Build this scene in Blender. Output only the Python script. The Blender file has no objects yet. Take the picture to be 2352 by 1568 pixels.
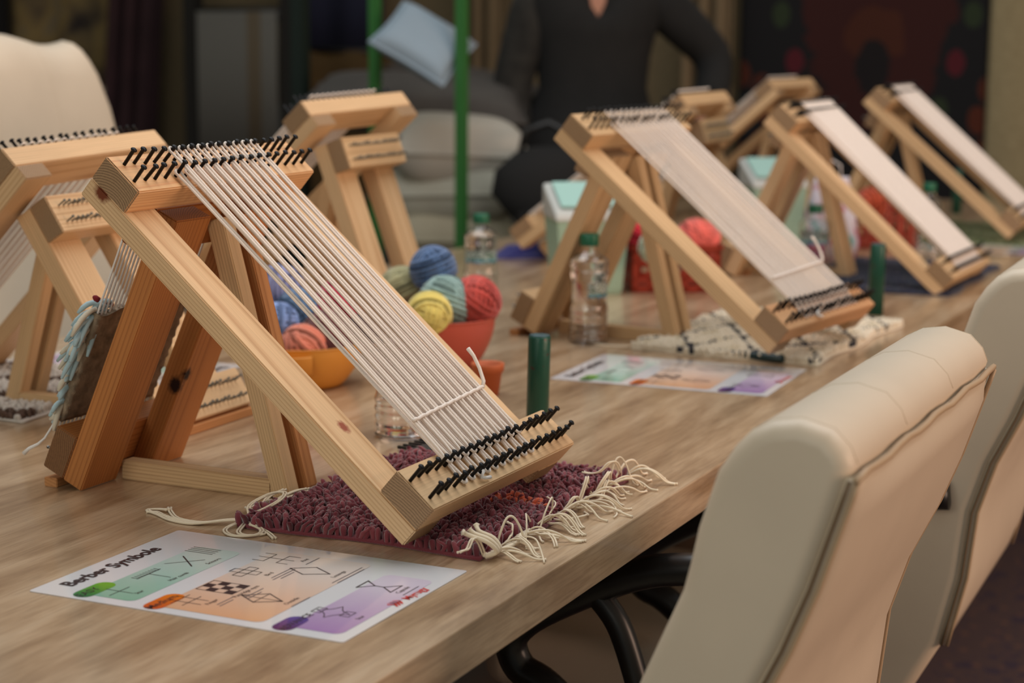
import bpy, bmesh, math, random
from mathutils import Vector, Matrix, noise
S = bpy.context.scene
COL = S.collection
PI = math.pi
TZ = 0.75                       # table top height above the floor
def V(*a): return Vector(a)

# ------------------------------------------------------------------ camera
CAM = V(0.97536, -1.156686, TZ + 0.451395)
YAW, PITCH, ROLL = math.radians(115.02958652), math.radians(9.39442323), math.radians(-0.3381354)
FWD = V(math.cos(YAW) * math.cos(PITCH), math.sin(YAW) * math.cos(PITCH), -math.sin(PITCH))
_r = V(math.sin(YAW), -math.cos(YAW), 0)
_d = FWD.cross(_r)
RIGHT = math.cos(ROLL) * _r + math.sin(ROLL) * _d
DOWN = -math.sin(ROLL) * _r + math.cos(ROLL) * _d
cam_d = bpy.data.cameras.new('camera')
cam = bpy.data.objects.new('camera', cam_d)
COL.objects.link(cam)
m = Matrix.Identity(4)
for i in range(3):
    m[i][0] = RIGHT[i]; m[i][1] = -DOWN[i]; m[i][2] = -FWD[i]; m[i][3] = CAM[i]
cam.matrix_world = m
cam_d.sensor_width = 36
cam_d.lens = 4253.33 / 2352 * 36
cam_d.clip_start = 0.05
cam_d.dof.use_dof = True
cam_d.dof.focus_distance = 1.71
cam_d.dof.aperture_fstop = 5.2
S.camera = cam

# ------------------------------------------------------------------ world, lights, exposure
W = bpy.data.worlds.new('world'); S.world = W
W.use_nodes = True
W.node_tree.nodes['Background'].inputs['Color'].default_value = (0.88, 0.96, 0.92, 1)
W.node_tree.nodes['Background'].inputs['Strength'].default_value = 0.22

def area(name, loc, target, sx, sy, power, col):
    l = bpy.data.lights.new(name, 'AREA'); l.shape = 'RECTANGLE'; l.size = sx; l.size_y = sy
    l.energy = power; l.color = col
    o = bpy.data.objects.new(name, l); COL.objects.link(o)
    o.location = loc
    o.rotation_euler = (Vector(target) - Vector(loc)).to_track_quat('-Z', 'Y').to_euler()
    return o
area('window_light', (4.2, 0.9, 1.55), (0, 1.0, 0.8), 2.8, 1.5, 92, (1.0, 0.66, 0.47))
area('fill_light_rear', (0.2, -3.6, 2.1), (0.1, 0.6, 0.7), 2.4, 1.6, 42, (1.0, 0.96, 0.84))  # added fill from behind the camera, lifts the dark sides facing it
area('ceiling_lamp', (0.1, 1.2, 3.1), (0, 1.2, 0.7), 1.8, 3.6, 62, (0.98, 0.98, 1.0))
area('ceiling_lamp_rear', (-1.2, 4.3, 3.1), (-1.2, 4.8, 0.7), 2.0, 1.2, 11, (1.0, 0.93, 0.85))
S.view_settings.view_transform = 'Standard'
S.view_settings.look = 'None'
S.view_settings.gamma = 1
S.view_settings.use_curve_mapping = False
S.view_settings.exposure = 0.0

# ------------------------------------------------------------------ helpers
def at(px, py, depth):
    """world point that the photograph shows at (px, py), at a given distance along the view axis"""
    return CAM + depth * (FWD + (px - 1176) / 4253.33 * RIGHT + (py - 784) / 4253.33 * DOWN)
def on_z(px, py, z=TZ):
    d = FWD + (px - 1176) / 4253.33 * RIGHT + (py - 784) / 4253.33 * DOWN
    return CAM + (z - CAM.z) / d.z * d

def srgb(r, g, b):
    f = lambda c: ((c / 255 + 0.055) / 1.055) ** 2.4 if c > 10 else c / 255 / 12.92
    return (f(r), f(g), f(b), 1)

class MB:
    def __init__(s): s.v = []; s.f = []; s.m = []; s.sm = []
    def add(s, vs, fs, mi=0, smooth=False):
        b = len(s.v); s.v += [tuple(p) for p in vs]
        for f in fs: s.f.append(tuple(i + b for i in f)); s.m.append(mi); s.sm.append(smooth)
    def box(s, x0, x1, y0, y1, z0, z1, mi=0, M=None):
        vs = [V(x, y, z) for x in (x0, x1) for y in (y0, y1) for z in (z0, z1)]
        if M: vs = [M @ p for p in vs]
        s.add(vs, [(0, 1, 3, 2), (4, 6, 7, 5), (0, 4, 5, 1), (2, 3, 7, 6), (0, 2, 6, 4), (1, 5, 7, 3)], mi)
    def tube(s, pts, r, n=6, mi=0, closed=False, caps=True, smooth=True):
        pts = [Vector(p) for p in pts]; N = len(pts)
        rr = r if isinstance(r, (list, tuple)) else [r] * N
        vs = []; up = None
        for i, p in enumerate(pts):
            a = pts[(i - 1) % N] if (i > 0 or closed) else p
            b = pts[(i + 1) % N] if (i < N - 1 or closed) else p
            t = (b - a)
            t = t.normalized() if t.length > 1e-9 else V(0, 0, 1)
            if up is None:
                up = V(0, 0, 1) if abs(t.z) < 0.9 else V(1, 0, 0)
            u = (up - up.dot(t) * t)
            if u.length < 1e-6: u = t.orthogonal()
            u.normalize(); w = t.cross(u); up = u
            for k in range(n):
                an = 2 * PI * k / n
                vs.append(p + rr[i] * (math.cos(an) * u + math.sin(an) * w))
        fs = []
        for i in range(N if closed else N - 1):
            j = (i + 1) % N
            for k in range(n):
                k2 = (k + 1) % n
                fs.append((i * n + k, i * n + k2, j * n + k2, j * n + k))
        if caps and not closed:
            fs.append(tuple(range(n - 1, -1, -1))); fs.append(tuple((N - 1) * n + k for k in range(n)))
        s.add(vs, fs, mi, smooth)
    def lathe(s, prof, n=32, mi=0, smooth=True, c=(0, 0, 0), cap0=True, cap1=True, M=None):
        vs = []
        for r, z in prof:
            for k in range(n):
                a = 2 * PI * k / n
                p = V(c[0] + r * math.cos(a), c[1] + r * math.sin(a), c[2] + z)
                vs.append(M @ p if M else p)
        fs = []
        for i in range(len(prof) - 1):
            for k in range(n):
                k2 = (k + 1) % n
                fs.append((i * n + k, i * n + k2, (i + 1) * n + k2, (i + 1) * n + k))
        if cap0: fs.append(tuple(range(n - 1, -1, -1)))
        if cap1: fs.append(tuple((len(prof) - 1) * n + k for k in range(n)))
        s.add(vs, fs, mi, smooth)
    def mesh(s, name, mats):
        me = bpy.data.meshes.new(name); me.from_pydata(s.v, [], s.f)
        for mt in (mats if isinstance(mats, (list, tuple)) else [mats]): me.materials.append(mt)
        me.polygons.foreach_set('material_index', s.m)
        me.polygons.foreach_set('use_smooth', s.sm)
        me.update()
        return me
    def build(s, name, mats, parent=None, loc=None, rot=None):
        return link(name, s.mesh(name, mats), parent, loc, rot)
def link(name, me, parent=None, loc=None, rot=None):
    o = bpy.data.objects.new(name, me); COL.objects.link(o)
    if parent: o.parent = parent
    if loc is not None: o.location = loc
    if rot is not None: o.rotation_euler = rot
    return o
def empty(name, loc, rz=0):
    o = bpy.data.objects.new(name, None); COL.objects.link(o)
    o.location = loc; o.rotation_euler = (0, 0, rz); o.empty_display_size = 0.05
    return o
def tag(o, label=None, cat=None, group=None, kind=None):
    if label: o['label'] = label
    if cat: o['category'] = cat
    if group: o['group'] = group
    if kind: o['kind'] = kind
    return o
def copy_tree(o, parent=None):
    c = o.copy(); COL.objects.link(c)
    if parent: c.parent = parent
    for ch in list(o.children): copy_tree(ch, c)
    return c
def add_mod(o, typ, **kw):
    md = o.modifiers.new(typ.lower(), typ)
    for k, v in kw.items(): setattr(md, k, v)
    return md
def beam_mesh(L, Wd, T, mats, bev=0.0012, name='beam'):
    """square-edged timber, length along x; both ends carry the end-grain material"""
    bm = bmesh.new()
    bmesh.ops.create_cube(bm, size=1)
    for v in bm.verts: v.co = V((v.co.x + .5) * L, (v.co.y + .5) * Wd, (v.co.z + .5) * T)
    bmesh.ops.bevel(bm, geom=bm.edges[:], offset=bev, segments=2, affect='EDGES')
    bm.normal_update()
    for f in bm.faces:
        f.material_index = 1 if abs(f.normal.x) > 0.9 else 0
    me = bpy.data.meshes.new(name); bm.to_mesh(me); bm.free()
    for mt in mats: me.materials.append(mt)
    return me
def frame_mat(o, X, Y, Z):
    X, Y, Z = Vector(X).normalized(), Vector(Y).normalized(), Vector(Z).normalized()
    M = Matrix.Identity(4)
    for i in range(3): M[i][0] = X[i]; M[i][1] = Y[i]; M[i][2] = Z[i]; M[i][3] = o[i]
    return M

# ------------------------------------------------------------------ materials
def new_mat(name):
    mt = bpy.data.materials.new(name); mt.use_nodes = True
    nt = mt.node_tree; b = nt.nodes['Principled BSDF']
    return mt, nt, b
def N(nt, typ, **kw):
    n = nt.nodes.new(typ)
    for k, v in kw.items():
        if k in ('operation', 'wave_type', 'bands_direction', 'rings_direction', 'blend_type', 'data_type', 'feature', 'distance', 'wave_profile', 'noise_dimensions'): setattr(n, k, v)
        else: n.inputs[k].default_value = v
    return n
def ramp(nt, stops):
    r = nt.nodes.new('ShaderNodeValToRGB'); e = r.color_ramp.elements
    e[0].position, e[0].color = stops[0]; e[1].position, e[1].color = stops[-1]
    for p, c in stops[1:-1]:
        x = e.new(p); x.color = c
    return r
def plain(name, col, rough=0.6, metal=0, spec=0.5, bump=0, bscale=300, var=0, vscale=8, sheen=0, coat=0):
    mt, nt, b = new_mat(name)
    b.inputs['Base Color'].default_value = col; b.inputs['Roughness'].default_value = rough
    b.inputs['Metallic'].default_value = metal; b.inputs['Specular IOR Level'].default_value = spec
    if sheen: b.inputs['Sheen Weight'].default_value = sheen
    if coat: b.inputs['Coat Weight'].default_value = coat
    tc = nt.nodes.new('ShaderNodeTexCoord')
    if var:
        n = N(nt, 'ShaderNodeTexNoise', Scale=vscale, Detail=5.0)
        nt.links.new(tc.outputs['Object'], n.inputs['Vector'])
        lo = tuple(c * (1 - var) for c in col[:3]) + (1,); hi = tuple(min(1, c * (1 + var)) for c in col[:3]) + (1,)
        r = ramp(nt, [(0.3, lo), (0.7, hi)])
        nt.links.new(n.outputs['Fac'], r.inputs['Fac']); nt.links.new(r.outputs['Color'], b.inputs['Base Color'])
    if bump:
        n = N(nt, 'ShaderNodeTexNoise', Scale=bscale, Detail=3.0)
        nt.links.new(tc.outputs['Object'], n.inputs['Vector'])
        bp = N(nt, 'ShaderNodeBump', Strength=bump, Distance=0.001)
        nt.links.new(n.outputs['Fac'], bp.inputs['Height']); nt.links.new(bp.outputs['Normal'], b.inputs['Normal'])
    return mt
def pine(name, light, dark, end=False, knots=(), rough=0.55, contrast=1.0):
    """softwood: growth rings round an axis that lies beside the piece, stretched along x"""
    mt, nt, b = new_mat(name); L = nt.links.new
    tc = nt.nodes.new('ShaderNodeTexCoord'); oi = nt.nodes.new('ShaderNodeObjectInfo')
    mul = N(nt, 'ShaderNodeVectorMath', operation='MULTIPLY'); mul.inputs[1].default_value = (0.06, 1, 1)
    L(tc.outputs['Object'], mul.inputs[0])
    cr = N(nt, 'ShaderNodeVectorMath', operation='MULTIPLY_ADD')
    comb = nt.nodes.new('ShaderNodeCombineXYZ')
    m1 = N(nt, 'ShaderNodeMath', operation='MULTIPLY_ADD'); m1.inputs[1].default_value = 0.10; m1.inputs[2].default_value = 0.02
    m2 = N(nt, 'ShaderNodeMath', operation='MULTIPLY'); m2.inputs[1].default_value = 37.17
    fr = N(nt, 'ShaderNodeMath', operation='FRACT')
    m3 = N(nt, 'ShaderNodeMath', operation='MULTIPLY_ADD'); m3.inputs[1].default_value = 0.10; m3.inputs[2].default_value = -0.05
    L(oi.outputs['Random'], m1.inputs[0]); L(oi.outputs['Random'], m2.inputs[0]); L(m2.outputs[0], fr.inputs[0]); L(fr.outputs[0], m3.inputs[0])
    L(oi.outputs['Random'], comb.inputs[0]); L(m3.outputs[0], comb.inputs[1]); L(m1.outputs[0], comb.inputs[2])
    add = N(nt, 'ShaderNodeVectorMath', operation='ADD'); L(mul.outputs[0], add.inputs[0]); L(comb.outputs[0], add.inputs[1])
    n = N(nt, 'ShaderNodeTexNoise', Scale=9.0, Detail=3.0); L(add.outputs[0], n.inputs['Vector'])
    sub = N(nt, 'ShaderNodeVectorMath', operation='SUBTRACT'); sub.inputs[1].default_value = (.5, .5, .5); L(n.outputs['Color'], sub.inputs[0])
    sc = N(nt, 'ShaderNodeVectorMath', operation='SCALE'); sc.inputs['Scale'].default_value = 0.022; L(sub.outputs[0], sc.inputs[0])
    a2 = N(nt, 'ShaderNodeVectorMath', operation='ADD'); L(add.outputs[0], a2.inputs[0]); L(sc.outputs[0], a2.inputs[1])
    # distance to the pith in the y/z plane
    sx = nt.nodes.new('ShaderNodeSeparateXYZ'); L(a2.outputs[0], sx.inputs[0])
    c2 = nt.nodes.new('ShaderNodeCombineXYZ'); L(sx.outputs[1], c2.inputs[1]); L(sx.outputs[2], c2.inputs[2])
    ln = N(nt, 'ShaderNodeVectorMath', operation='LENGTH'); L(c2.outputs[0], ln.inputs[0])
    ms = N(nt, 'ShaderNodeMath', operation='MULTIPLY'); ms.inputs[1].default_value = 300.0 if not end else 420.0; L(ln.outputs['Value'], ms.inputs[0])
    f2 = N(nt, 'ShaderNodeMath', operation='FRACT'); L(ms.outputs[0], f2.inputs[0])
    r = ramp(nt, [(0.0, light), (0.55, light), (0.88, dark), (1.0, light)])
    L(f2.outputs[0], r.inputs['Fac'])
    # broad tone change and fine fibres
    n2 = N(nt, 'ShaderNodeTexNoise', Scale=14.0, Detail=4.0); L(add.outputs[0], n2.inputs['Vector'])
    mx = nt.nodes.new('ShaderNodeMix'); mx.data_type = 'RGBA'; mx.inputs[0].default_value = 0.0
    mx.inputs[6].default_value = light
    mid = tuple((a * .55 + c * .45) for a, c in zip(light[:3], dark[:3])) + (1,)
    r2 = ramp(nt, [(0.35, light), (0.75, mid)]); L(n2.outputs['Fac'], r2.inputs['Fac'])
    mx.inputs[0].default_value = 0.5 * contrast if not end else 0.85
    L(r2.outputs['Color'], mx.inputs[6]); L(r.outputs['Color'], mx.inputs[7])
    out = mx.outputs[2]
    fib = N(nt, 'ShaderNodeVectorMath', operation='MULTIPLY'); fib.inputs[1].default_value = (12, 900, 900) if not end else (500, 500, 500)
    L(tc.outputs['Object'], fib.inputs[0])
    n3 = N(nt, 'ShaderNodeTexNoise', Scale=1.0, Detail=2.0); L(fib.outputs[0], n3.inputs['Vector'])
    r3 = ramp(nt, [(0.3, (.86, .86, .86, 1)), (0.7, (1.04, 1.04, 1.04, 1))]); L(n3.outputs['Fac'], r3.inputs['Fac'])
    mm = nt.nodes.new('ShaderNodeMix'); mm.data_type = 'RGBA'; mm.blend_type = 'MULTIPLY'; mm.inputs[0].default_value = 1
    L(out, mm.inputs[6]); L(r3.outputs['Color'], mm.inputs[7]); out = mm.outputs[2]
    for (kx, ky, kz, kr, kd) in knots:
        sb = N(nt, 'ShaderNodeVectorMath', operation='SUBTRACT'); sb.inputs[1].default_value = (kx, ky, kz)
        L(tc.outputs['Object'], sb.inputs[0])
        ml = N(nt, 'ShaderNodeVectorMath', operation='MULTIPLY'); ml.inputs[1].default_value = (0.75, 1, 1); L(sb.outputs[0], ml.inputs[0])
        l2 = N(nt, 'ShaderNodeVectorMath', operation='LENGTH'); L(ml.outputs[0], l2.inputs[0])
        nn = N(nt, 'ShaderNodeTexNoise', Scale=240.0, Detail=2.0); L(tc.outputs['Object'], nn.inputs['Vector'])
        ad = N(nt, 'ShaderNodeMath', operation='MULTIPLY_ADD'); ad.inputs[1].default_value = kr * 0.6; L(nn.outputs['Fac'], ad.inputs[0]); L(l2.outputs['Value'], ad.inputs[2])
        dv = N(nt, 'ShaderNodeMath', operation='DIVIDE'); dv.inputs[1].default_value = kr; L(ad.outputs[0], dv.inputs[0])
        rk = ramp(nt, [(0.0, (.5, .5, .5, 1)), (0.55, (.75, .75, .75, 1)), (0.72, (1, 1, 1, 1)), (1.0, (0.35, .35, .35, 1)), ])
        rk.color_ramp.elements.new(1.0)
        rf = ramp(nt, [(0.60, (1, 1, 1, 1)), (1.0, (0, 0, 0, 1))]); 
        hf = N(nt, 'ShaderNodeMath', operation='MULTIPLY'); hf.inputs[1].default_value = 0.8; L(dv.outputs[0], hf.inputs[0])
        L(hf.outputs[0], rf.inputs['Fac'])
        mk = nt.nodes.new('ShaderNodeMix'); mk.data_type = 'RGBA'; L(rf.outputs['Color'], mk.inputs[0]); L(out, mk.inputs[6]); mk.inputs[7].default_value = kd
        out = mk.outputs[2]
    L(out, b.inputs['Base Color'])
    b.inputs['Roughness'].default_value = rough
    b.inputs['Specular IOR Level'].default_value = 0.35
    bp = N(nt, 'ShaderNodeBump', Strength=0.15, Distance=0.0006); L(n3.outputs['Fac'], bp.inputs['Height']); L(bp.outputs['Normal'], b.inputs['Normal'])
    return mt

PL, PD = srgb(224, 188, 144), srgb(176, 126, 80)
OL, OD = srgb(192, 124, 66), srgb(142, 78, 34)
M_PINE = pine('pine_pale', PL, PD)
M_END = pine('pine_end_grain', srgb(164, 132, 98), srgb(84, 58, 38), end=True)
M_PINE_Y = pine('pine_yellow', srgb(214, 178, 134), srgb(164, 122, 78))
M_PINE_O = pine('pine_orange', OL, OD)
M_PINE_R = pine('pine_reddish', srgb(200, 140, 88), srgb(150, 92, 48))
M_END_O = pine('orange_end_grain', srgb(150, 92, 50), srgb(88, 48, 24), end=True)
M_END_DK = pine('brown_end_grain', srgb(136, 96, 62), srgb(78, 48, 30), end=True)
M_TABLE_E = plain('table_underside', srgb(96, 70, 48), 0.8)
M_BLACK = plain('black_oxide_steel', srgb(20, 20, 22), 0.42, 0.6, var=0.2, vscale=200)
M_STEEL = plain('grey_zinc_steel', srgb(120, 118, 112), 0.4, 0.8)
M_COTTON = plain('cotton_twine', srgb(238, 224, 212), 0.9, bump=0.5, bscale=1400, sheen=0.3)
M_COTTON_W = plain('white_twine', srgb(236, 230, 224), 0.9, bump=0.5, bscale=1400, sheen=0.3)
M_FRINGE = plain('cream_fringe_cotton', srgb(232, 214, 186), 0.9, bump=0.4, bscale=1400, sheen=0.3)
M_BLACKPL = plain('black_plastic', srgb(16, 15, 15), 0.35)
M_LAM = None

def table_material():
    mt, nt, b = new_mat('oak_laminate'); L = nt.links.new
    tc = nt.nodes.new('ShaderNodeTexCoord')
    mp = nt.nodes.new('ShaderNodeMapping'); mp.inputs['Scale'].default_value = (13, 1.9, 13); mp.inputs['Rotation'].default_value = (0, 0, 0.06)
    L(tc.outputs['Object'], mp.inputs['Vector'])
    n0 = N(nt, 'ShaderNodeTexNoise', Scale=1.2, Detail=3.0); L(mp.outputs[0], n0.inputs['Vector'])
    mixv = nt.nodes.new('ShaderNodeMix'); mixv.data_type = 'RGBA'; mixv.blend_type = 'LINEAR_LIGHT'; mixv.inputs[0].default_value = 0.35
    L(mp.outputs[0], mixv.inputs[6]); L(n0.outputs['Color'], mixv.inputs[7])
    n1 = N(nt, 'ShaderNodeTexNoise', Scale=2.2, Detail=8.0, Roughness=0.62); L(mixv.outputs[2], n1.inputs['Vector'])
    r1 = ramp(nt, [(0.28, srgb(124, 94, 66)), (0.45, srgb(164, 134, 102)), (0.58, srgb(186, 157, 125)), (0.75, srgb(204, 178, 148))]); L(n1.outputs['Fac'], r1.inputs['Fac'])
    mp2 = nt.nodes.new('ShaderNodeMapping'); mp2.inputs['Scale'].default_value = (380, 16, 380); mp2.inputs['Rotation'].default_value = (0, 0, 0.05)
    L(tc.outputs['Object'], mp2.inputs['Vector'])
    n2 = N(nt, 'ShaderNodeTexNoise', Scale=1.0, Detail=3.0); L(mp2.outputs[0], n2.inputs['Vector'])
    r2 = ramp(nt, [(0.30, (.62, .58, .54, 1)), (0.55, (1.03, 1.03, 1.03, 1))]); L(n2.outputs['Fac'], r2.inputs['Fac'])
    mm = nt.nodes.new('ShaderNodeMix'); mm.data_type = 'RGBA'; mm.blend_type = 'MULTIPLY'; mm.inputs[0].default_value = 0.6
    L(r1.outputs['Color'], mm.inputs[6]); L(r2.outputs['Color'], mm.inputs[7]); L(mm.outputs[2], b.inputs['Base Color'])
    b.inputs['Roughness'].default_value = 0.34; b.inputs['Specular IOR Level'].default_value = 0.5
    b.inputs['Coat Weight'].default_value = 0.6; b.inputs['Coat Roughness'].default_value = 0.14
    bp = N(nt, 'ShaderNodeBump', Strength=0.12, Distance=0.0004); L(n2.outputs['Fac'], bp.inputs['Height']); L(bp.outputs['Normal'], b.inputs['Normal'])
    return mt
M_TABLE = table_material()

def fabric_wall(name, c0, c1, scale=40):
    mt, nt, b = new_mat(name); L = nt.links.new
    tc = nt.nodes.new('ShaderNodeTexCoord')
    n = N(nt, 'ShaderNodeTexNoise', Scale=scale, Detail=6.0); mp = nt.nodes.new('ShaderNodeMapping'); mp.inputs['Scale'].default_value = (1, 1, 6)
    L(tc.outputs['Object'], mp.inputs['Vector']); L(mp.outputs[0], n.inputs['Vector'])
    r = ramp(nt, [(0.3, c0), (0.7, c1)]); L(n.outputs['Fac'], r.inputs['Fac']); L(r.outputs['Color'], b.inputs['Base Color'])
    b.inputs['Roughness'].default_value = 0.95
    bp = N(nt, 'ShaderNodeBump', Strength=0.4, Distance=0.004); L(n.outputs['Fac'], bp.inputs['Height']); L(bp.outputs['Normal'], b.inputs['Normal'])
    return mt

# ------------------------------------------------------------------ room
def floor_material():
    mt, nt, b = new_mat('wood_floor'); L = nt.links.new
    tc = nt.nodes.new('ShaderNodeTexCoord'); mp = nt.nodes.new('ShaderNodeMapping'); mp.inputs['Scale'].default_value = (6, 0.8, 6)
    L(tc.outputs['Object'], mp.inputs['Vector'])
    n = N(nt, 'ShaderNodeTexNoise', Scale=3.0, Detail=6.0); L(mp.outputs[0], n.inputs['Vector'])
    r = ramp(nt, [(0.3, srgb(48, 30, 22)), (0.7, srgb(70, 45, 32))]); L(n.outputs['Fac'], r.inputs['Fac']); L(r.outputs['Color'], b.inputs['Base Color'])
    b.inputs['Roughness'].default_value = 0.4
    return mt
mb = MB(); mb.box(-7, 5, -4, 7, -0.1, 0)
tag(mb.build('floor', floor_material()), kind='structure')
WALLY = 5.6
mb = MB(); mb.box(-7, 5, WALLY, WALLY + 0.12, 0, 3.2)
tag(mb.build('wall_back', fabric_wall('woven_wall_cloth', srgb(92, 80, 58), srgb(122, 106, 78))), kind='structure')

mb = MB(); mb.box(-5.4, -5.28, -4, WALLY, 0, 3.2)
tag(mb.build('wall_left', fabric_wall('plaster_wall', srgb(150, 140, 122), srgb(160, 150, 132))), kind='structure')
# patterned carpet under the right side chairs
def carpet_material(name, base, cols, scale=7.0, dens=0.5):
    mt, nt, b = new_mat(name); L = nt.links.new
    tc = nt.nodes.new('ShaderNodeTexCoord')
    out = None
    prev = base
    node_out = None
    for i, (c, sc, thr) in enumerate(cols):
        vo = N(nt, 'ShaderNodeTexVoronoi', Scale=sc * scale); 
        mp = nt.nodes.new('ShaderNodeMapping'); mp.inputs['Location'].default_value = (i * 3.1, i * 1.7, i * 0.9)
        L(tc.outputs['Object'], mp.inputs['Vector']); L(mp.outputs[0], vo.inputs['Vector'])
        r = ramp(nt, [(thr, (1, 1, 1, 1)), (thr + 0.06, (0, 0, 0, 1))]); L(vo.outputs['Distance'], r.inputs['Fac'])
        mx = nt.nodes.new('ShaderNodeMix'); mx.data_type = 'RGBA'; L(r.outputs['Color'], mx.inputs[0])
        if node_out is None: mx.inputs[6].default_value = base
        else: L(node_out, mx.inputs[6])
        mx.inputs[7].default_value = c
        node_out = mx.outputs[2]
    L(node_out, b.inputs['Base Color']); b.inputs['Roughness'].default_value = 0.95
    n = N(nt, 'ShaderNodeTexNoise', Scale=600.0); L(tc.outputs['Object'], n.inputs['Vector'])
    bp = N(nt, 'ShaderNodeBump', Strength=0.6, Distance=0.002); L(n.outputs['Fac'], bp.inputs['Height']); L(bp.outputs['Normal'], b.inputs['Normal'])
    return mt
mb = MB(); mb.box(-0.30, 2.4, 0.4, 4.6, 0.0005, 0.008)
tag(mb.build('floor_carpet', carpet_material('floor_carpet_pile', srgb(78, 56, 54), [(srgb(58, 42, 56), 2.2, 0.30), (srgb(104, 70, 56), 3.7, 0.20), (srgb(56, 40, 58), 6.0, 0.2)])),
    'faded plum and brown patterned carpet on the floor behind the chairs', 'carpet')

# ------------------------------------------------------------------ table
tbl = empty('conference_table', (-0.22, 1.6, 0))
tag(tbl, 'long conference table with a greyish oak laminate top', 'table')
mb = MB(); mb.box(-0.58, 0.58, -2.7, 2.5, TZ - 0.04, TZ)
top = mb.build('table_top', M_TABLE, tbl)
add_mod(top, 'BEVEL', width=0.0015, segments=2)
for y in (-2.1, 1.5):
    mb = MB(); mb.box(-0.30, 0.12, y - 0.03, y + 0.03, 0.0, TZ - 0.04); mb.build('leg_panel', M_TABLE, tbl)
mb = MB(); mb.box(-0.105, -0.075, -2.07, 1.47, 0.42, TZ - 0.04); mb.build('modesty_panel', M_TABLE_E, tbl)

# ------------------------------------------------------------------ nails and warp
def nail_mesh(mat, L=0.0185, r=0.0018, hr=0.0031):
    mb = MB()
    mb.lathe([(r, -0.004), (r, L - 0.0022), (hr, L - 0.0012), (hr, L - 0.0002), (hr * .55, L + 0.0009)], n=10, cap0=True, cap1=True)
    return mb.mesh('nail', mat)
NAIL = nail_mesh(M_BLACK)
NAIL_G = nail_mesh(M_STEEL, 0.012, 0.0011, 0.0019)
def loop_mesh(sA, uA, nA, sB, uB, nB, rr, mat, rnd, fat=0.0031, mid=0.0015, nm='warp_thread'):
    """closed loop of twine round nail A and nail B, in (s, u, n) coordinates; its two strands run close together between"""
    pts = []
    K = 9; jit = rnd.uniform(-.0006, .0006); wid = mid * rnd.uniform(.85, 1.25)
    prof = [0, .015, .04, .2, .4, .6, .8, .96, .985, 1]
    def w(t): e = min(t, 1 - t); return wid + (fat - wid) * max(0, 1 - e / .04)
    for t in prof:
        pts.append(V(sA + (sB - sA) * t, uA + (uB - uA) * t + w(t) + jit * math.sin(PI * t), nA + (nB - nA) * t))
    for k in range(1, 4):
        a = PI * k / 4
        pts.append(V(sB + fat * math.sin(a), uB + fat * math.cos(a), nB - 0.0004 * k))
    for t in reversed(prof):
        pts.append(V(sA + (sB - sA) * t, uA + (uB - uA) * t - w(t) + jit * math.sin(PI * t), nA + (nB - nA) * t - 0.001))
    for k in range(1, 4):
        a = PI * k / 4
        pts.append(V(sA - fat * math.sin(a), uA - fat * math.cos(a), nA))
    mb = MB(); mb.tube(pts, rr, 6, closed=True)
    return mb.mesh(nm, mat)

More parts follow.
